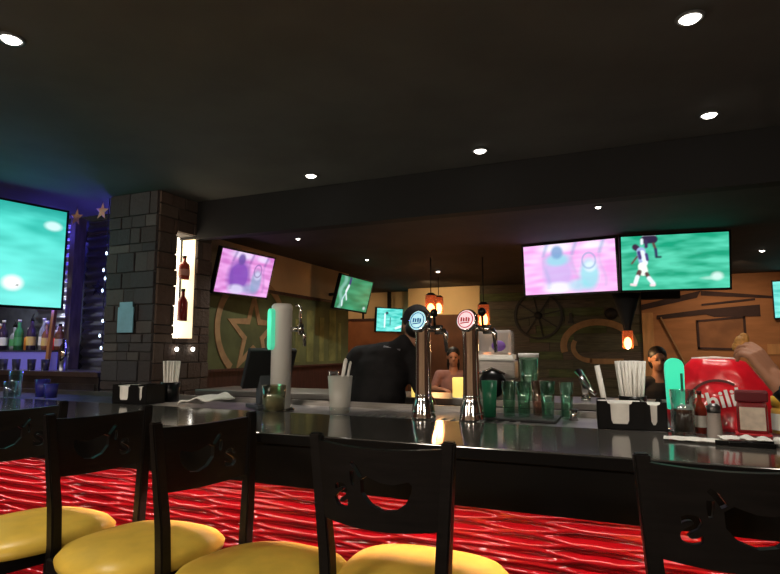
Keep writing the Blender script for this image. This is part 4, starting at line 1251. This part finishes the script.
# ------------------------------------------------------------------ people
def rcone(mb, a, b_, ra, rb, seg=14):
    a, b_ = Vector(a), Vector(b_)
    mb.tube([a, b_], [ra, rb], seg); mb.ball(a, ra, seg=seg); mb.ball(b_, rb, seg=seg)


def chain(mb, pts):
    for p, q in zip(pts, pts[1:]): rcone(mb, p[0], q[0], p[1], q[1])


def fuse(mb, name, m, parent, vox=.009, smooth=4, extra=None):
    o = mb.build(name, m, parent)
    r_ = o.modifiers.new('r', 'REMESH'); r_.mode = 'VOXEL'; r_.voxel_size = vox; r_.use_smooth_shade = True
    s_ = o.modifiers.new('s', 'SMOOTH'); s_.factor = .5; s_.iterations = smooth
    apply_mods(o)
    return o


def head(mb, c, yaw, tilt=0, s=1.0):
    """head facing local -y after yaw; c = centre"""
    Mh = Matrix.Translation(c) @ Matrix.Rotation(yaw, 4, 'Z') @ Matrix.Rotation(tilt, 4, 'X') @ Matrix.Scale(s, 4)
    def P(x, y, z): return Mh @ Vector((x, y, z))
    rot = Matrix.Rotation(yaw, 4, 'Z') @ Matrix.Rotation(tilt, 4, 'X')
    mb.ball(P(0, .01, .03), (.076 * s, .094 * s, .088 * s), rot=rot)
    mb.ball(P(0, -.03, -.035), (.058 * s, .062 * s, .075 * s), rot=rot)
    mb.ball(P(0, -.065, -.085), (.026 * s, .022 * s, .02 * s), rot=rot)      # chin
    rcone(mb, P(0, -.088, .015), P(0, -.112, -.018), .009 * s, .015 * s)    # nose
    mb.ball(P(0, -.086, -.055), (.024 * s, .010 * s, .008 * s), rot=rot)     # mouth
    rcone(mb, P(-.035, -.082, .03), P(.035, -.082, .03), .010 * s, .010 * s)  # brow
    for sx in (-1, 1): mb.ball(P(sx * .076, .01, 0), (.012 * s, .02 * s, .032 * s), rot=rot)
    return P


def eyes(P, parent, s=1.0):
    b = MB()
    for sx in (-1, 1): b.ball(P(sx * .03, -.080, .008), .010 * s, seg=10)
    b.build('eyes', mat('eye_dark', (.05, .03, .02), .2), parent)


def hand_chain(mb, w_, d, n, s, curls, spread=.12, side=1):
    """w_ wrist, d pointing direction, n palm normal (fingers curl towards n), s scale"""
    d = Vector(d).normalized(); n = Vector(n); n = (n - d * n.dot(d)).normalized(); u = d.cross(n) * side
    w_ = Vector(w_)
    for k in (-1.5, -.5, .5, 1.5):
        rcone(mb, w_ + u * k * .012 * s, w_ + d * .085 * s + u * k * .019 * s, .018 * s, .0125 * s)
    ln = [.068, .078, .072, .056]; tips = []
    for i, k in enumerate((1.5, .5, -.5, -1.5)):
        p = w_ + d * .088 * s + u * k * .0215 * s; ang = 0; dd = (d + u * k * spread * .4).normalized()
        pts = [(p, .0098 * s)]
        for q, fr in enumerate((.45, .30, .25)):
            ang += curls[i] * (.8, 1.1, .8)[q]
            v = dd * math.cos(ang) + n * math.sin(ang)
            p = p + v * ln[i] * fr * s; pts.append((p, (.0092, .0085, .0072)[q] * s))
        chain(mb, pts); tips.append(p)
    # thumb from the side of the palm near its base
    p = w_ + d * .022 * s + u * .030 * s
    v1 = (d * .6 + u * .6 + n * .55).normalized(); p2 = p + v1 * .042 * s
    v2 = (d * .8 + u * .05 + n * .6).normalized(); p3 = p2 + v2 * .034 * s; p4 = p3 + (d * .7 - u * .3 + n * .65).normalized() * .026 * s
    chain(mb, [(p, .014 * s), (p2, .0125 * s), (p3, .0105 * s), (p4, .0085 * s)])
    return tips, p4


# bartender in black, seen from behind, bending towards the right
px, py = -1.36, 3.02
t = empty('person', (px, py, 0), 0, 'bartender in black shirt and cap bending over, seen from behind', 'person')
def Q(x, y, z): return Vector((x, y, z))
body = MB()
Ph = head(body, Q(.22, -.02 + .10, 1.50), R(200), R(18), 1.0)
chain(body, [(Q(.13, .06, 1.36), .055), (Q(.19, .08, 1.44), .05)])
for sx, hx, hy in ((-1, -.14, .22), (1, .22, .22)):
    hand_chain(body, Q(hx, hy, 1.10), (0.1, .6, -.5), (0, -.4, -.9), .95, (.5, .55, .6, .6))
    rcone(body, Q(hx, hy - .08, 1.14), Q(hx, hy, 1.10), .030, .026)
for sx in (-1, 1):
    chain(body, [(Q(sx * .10, 0, .85), .07), (Q(sx * .11, .02, .48), .055), (Q(sx * .11, 0, .10), .04)])
fuse(body, 'body', DSKIN, t, .010)
sh = MB()
sh.ball(Q(0, 0, .95), (.175, .13, .15)); sh.ball(Q(.0, 0, 1.10), (.175, .13, .18)); sh.ball(Q(.02, .02, 1.24), (.185, .13, .15))
chain(sh, [(Q(-.125, .02, 1.315), .080), (Q(.15, .05, 1.355), .07)])
sh.ball(Q(.03, .03, 1.33), (.17, .11, .085), rot=Matrix.Rotation(R(-8), 4, 'Y'))
chain(sh, [(Q(-.155, .02, 1.305), .065), (Q(-.195, .03, 1.12), .054), (Q(-.14, .16, 1.13), .042)])
chain(sh, [(Q(.20, .05, 1.32), .065), (Q(.25, .06, 1.15), .054), (Q(.22, .16, 1.14), .040)])
chain(sh, [(Q(.10, .05, 1.35), .075), (Q(.15, .06, 1.40), .062)])
fuse(sh, 'shirt', CLOTHK, t, .010)
tr = MB()
for sx in (-1, 1): chain(tr, [(Q(sx * .085, 0, .88), .10), (Q(sx * .11, .02, .48), .075), (Q(sx * .11, 0, .09), .065)])
fuse(tr, 'trousers', CLOTHK, t, .012)
for sx in (-1, 1):
    MB().ball(Q(sx * .11, .05, .045), (.05, .13, .044)).build('shoe', BLKM, t)
cp = MB(); rt = Matrix.Rotation(R(200), 4, 'Z') @ Matrix.Rotation(R(18), 4, 'X')
cp.ball(Ph(0, .012, .045), (.088, .104, .088), rot=rt); cp.ball(Ph(0, -.10, .05), (.06, .06, .012), rot=rt)
cap_ = cp.build('cap', mat('black_cap_cloth', (.012, .010, .012), .8), t)
cl_ = MB(); cl_.tube([Q(.06, -.05, 1.385), Q(.10, -.045, 1.375), Q(.155, -.03, 1.365)], .007, 8); cl_.build('collar_stripe', mat('grey_stripe', (.25, .25, .28), .7), t)
hr = MB(); hr.ball(Ph(0, .04, -.02), (.073, .07, .06), rot=rt); hr.build('hair', HAIR, t)


def seated(x, y, yaw, label, topm, hairm, skinm, hs=1.0, long_hair=True, arm=0):
    t = empty('person', (x, y, 0), yaw, label, 'person')
    bd = MB(); Pm = head(bd, Q(0, 0, 1.27), 0, R(8))
    eyes(Pm, t)
    chain(bd, [(Q(0, .03, 1.08), .06), (Q(0, .02, 1.18), .048)])
    bd.ball(Q(0, .04, .95), (.14, .10, .18))
    for sx in (-1, 1):
        e = Q(sx * .25, -.03, .88); h_ = Q(sx * .12, -.25, .88)
        chain(bd, [(Q(sx * .18, .03, 1.06), .045), (e, .038), (h_, .025)])
        hand_chain(bd, h_, (-sx * .4, -.9, 0), (0, 0, -1), .95, (.3, .3, .35, .4), side=-sx)
        chain(bd, [(Q(sx * .09, .05, .50), .085), (Q(sx * .11, -.38, .50), .06), (Q(sx * .11, -.36, .10), .04)])
        bd.ball(Q(sx * .11, -.42, .045), (.04, .11, .04))
    fuse(bd, 'body', skinm, t, .011)
    s_ = MB(); s_.ball(Q(0, .05, .68), (.17, .13, .17)); s_.ball(Q(0, .04, .90), (.175, .125, .20)); chain(s_, [(Q(-.17, .03, 1.05), .062), (Q(.17, .03, 1.05), .062)])
    for sx in (-1, 1): chain(s_, [(Q(sx * .18, .03, 1.05), .062), (Q(sx * .24, -.01, .91), .052)])
    fuse(s_, 'top', topm, t, .011)
    j = MB()
    for sx in (-1, 1): chain(j, [(Q(sx * .08, .08, .52), .11), (Q(sx * .11, -.39, .51), .075), (Q(sx * .11, -.37, .14), .055)])
    fuse(j, 'trousers', CLOTHK, t, .012)
    h2 = MB(); h2.ball(Pm(0, .022, .045), (.086, .098, .088)); h2.ball(Pm(0, .055, -.02), (.080, .06, .10))
    if long_hair: h2.ball(Pm(0, .075, -.10), (.085, .045, .12))
    fuse(h2, 'hair', hairm, t, .009)
    ch = empty('dining_chair', (x, y, 0), yaw, 'plain dark chair under the ' + label.split(' ')[0] + ' ' + label.split(' ')[1] + ' ' + label.split(' ')[2], 'chair')
    MB().box(-.21, .21, -.18, .22, .38, .40, bev=.005).build('seat', BLACKW, ch)
    MB().box(-.20, .20, .22, .245, .40, .90, bev=.006).build('backrest', BLACKW, ch)
    for sx in (-.19, .19):
        for sy in (-.16, .20): MB().box(sx - .018, sx + .018, sy - .018, sy + .018, 0, .38).build('leg', BLACKW, ch)
    return t


seated(-2.02, 6.8, R(18), 'dark haired guest in dusty pink top seen between the taps', mat('dusty_pink_cloth', (.30, .15, .13), .8, noise_amt=.1, nscale=20), HAIR, SKIN)
seated(.27, 6.0, R(10), 'guest in black shirt sitting behind the green sign', CLOTHK, HAIR, DSKIN, long_hair=False)
seated(1.75, 6.9, R(-15), 'guest in dark shirt behind the raised arm', mat('dark_navy_cloth', (.015, .015, .02), .9), HAIR, DSKIN, long_hair=False)

# guest at right edge raising a hand with a bite of food
gx, gy = .80, 1.30
t = empty('person', (gx, gy, 0), 0, 'guest at the right edge raising a hand with a snack and wristwatch', 'person')
gb = MB()
wr = Q(.368 - gx, 1.84 - gy, 1.292); el = Q(.50 - gx, 1.79 - gy, 1.120)
shd = Q(.68 - gx, 1.46 - gy, 1.30)
tips, thumb_tip = hand_chain(gb, wr, (-.42, .05, .74), (-.62, .62, -.25), .88, (.62, .70, .80, .92), spread=.30, side=-1)
chain(gb, [(wr, .027), (wr + (el - wr) * .55, .036), (el, .042), (shd, .052)])
tx, ty = .07, .10
hd = head(gb, Q(tx, ty, 1.56), R(160), R(5))
chain(gb, [(Q(tx, ty, 1.34), .065), (Q(tx, ty, 1.46), .056)])
gb.ball(Q(tx, ty, 1.18), (.15, .12, .20)); gb.ball(Q(tx, ty, .95), (.15, .12, .18))
lw = Q(tx + .22, ty + .36, 1.105)
chain(gb, [(Q(tx + .18, ty, 1.30), .05), (Q(tx + .27, ty + .12, 1.10), .042), (lw, .027)])
hand_chain(gb, lw, (-.5, .85, 0), (0, 0, -1), .92, (.15, .2, .2, .25), side=1)
for sx in (-1, 1):
    chain(gb, [(Q(tx + sx * .09, ty, .84), .085), (Q(tx + sx * .11, ty + .36, .80), .06), (Q(tx + sx * .11, ty + .34, .36), .045)])
fuse(gb, 'body', SKIN, t, .0042, 3)
eyes(hd, t)
s_ = MB(); s_.ball(Q(tx, ty, .97), (.18, .15, .17)); s_.ball(Q(tx, ty, 1.17), (.185, .145, .20)); chain(s_, [(shd, .065), (Q(tx + .18, ty, 1.29), .065)])
chain(s_, [(shd, .066), (el + (shd - el) * .35, .058)]); chain(s_, [(Q(tx + .18, ty, 1.29), .065), (Q(tx + .25, ty + .08, 1.15), .055)])
fuse(s_, 'shirt', mat('dark_grey_cloth', (.04, .04, .045), .9), t, .011)
j = MB()
for sx in (-1, 1): chain(j, [(Q(tx + sx * .09, ty, .86), .11), (Q(tx + sx * .11, ty + .36, .82), .08), (Q(tx + sx * .11, ty + .34, .36), .06)])
fuse(j, 'trousers', CLOTHK, t, .012)
for sx in (-1, 1): MB().ball(Q(tx + sx * .11, ty + .38, .31), (.045, .12, .045)).build('shoe', BLKM, t)
rt = Matrix.Rotation(R(160), 4, 'Z')
h2 = MB(); h2.ball(hd(0, .022, .045), (.086, .098, .088), rot=rt); h2.ball(hd(0, .055, -.02), (.080, .06, .09), rot=rt)
fuse(h2, 'hair', HAIR, t, .009)
dr = (el - wr).normalized(); wc = wr + dr * .045
wt = MB(); wt.tube([wc - dr * .012, wc + dr * .012], .0335, 20); wa = wt.build('watch', BLKP, t)
nrm = Vector((-.2, -.9, .2)); nrm = (nrm - dr * nrm.dot(dr)).normalized()
fcM = Matrix.Translation(wc + nrm * .030) @ nrm.to_track_quat('Z', 'Y').to_matrix().to_4x4()
MB().lathe([(0, 0), (.019, 0), (.019, .008), (0, .009)], M=fcM, seg=20).build('watch_face', mat('watch_glass', (.03, .03, .035), .1, coat=.5), wa)
# the bite of food between the fingertips
b = MB(); rp_ = Vector((gx, gy, 0)) + (tips[0] * .55 + thumb_tip * .45) + Vector((-.008, 0, .018))
b.ball((0, 0, 0), (.018, .014, .026), seg=10); b.ball((.010, .004, .016), (.014, .012, .018), seg=10); b.ball((-.010, 0, -.008), (.013, .012, .016), seg=10)
tag(b.build('fried_snack', mat('golden_fried', (.55, .27, .07), .6, noise_amt=.3, nscale=60, bump=.5), None, rp_), 'golden fried snack held between raised fingertips', 'food')
# stool of that guest
o = copy_tree(stool); o.location = (gx + .07, gy + .10, 0); o.rotation_euler.z = R(5)
tag(o, 'bar stool under the guest beyond the right edge', 'bar stool', GS)
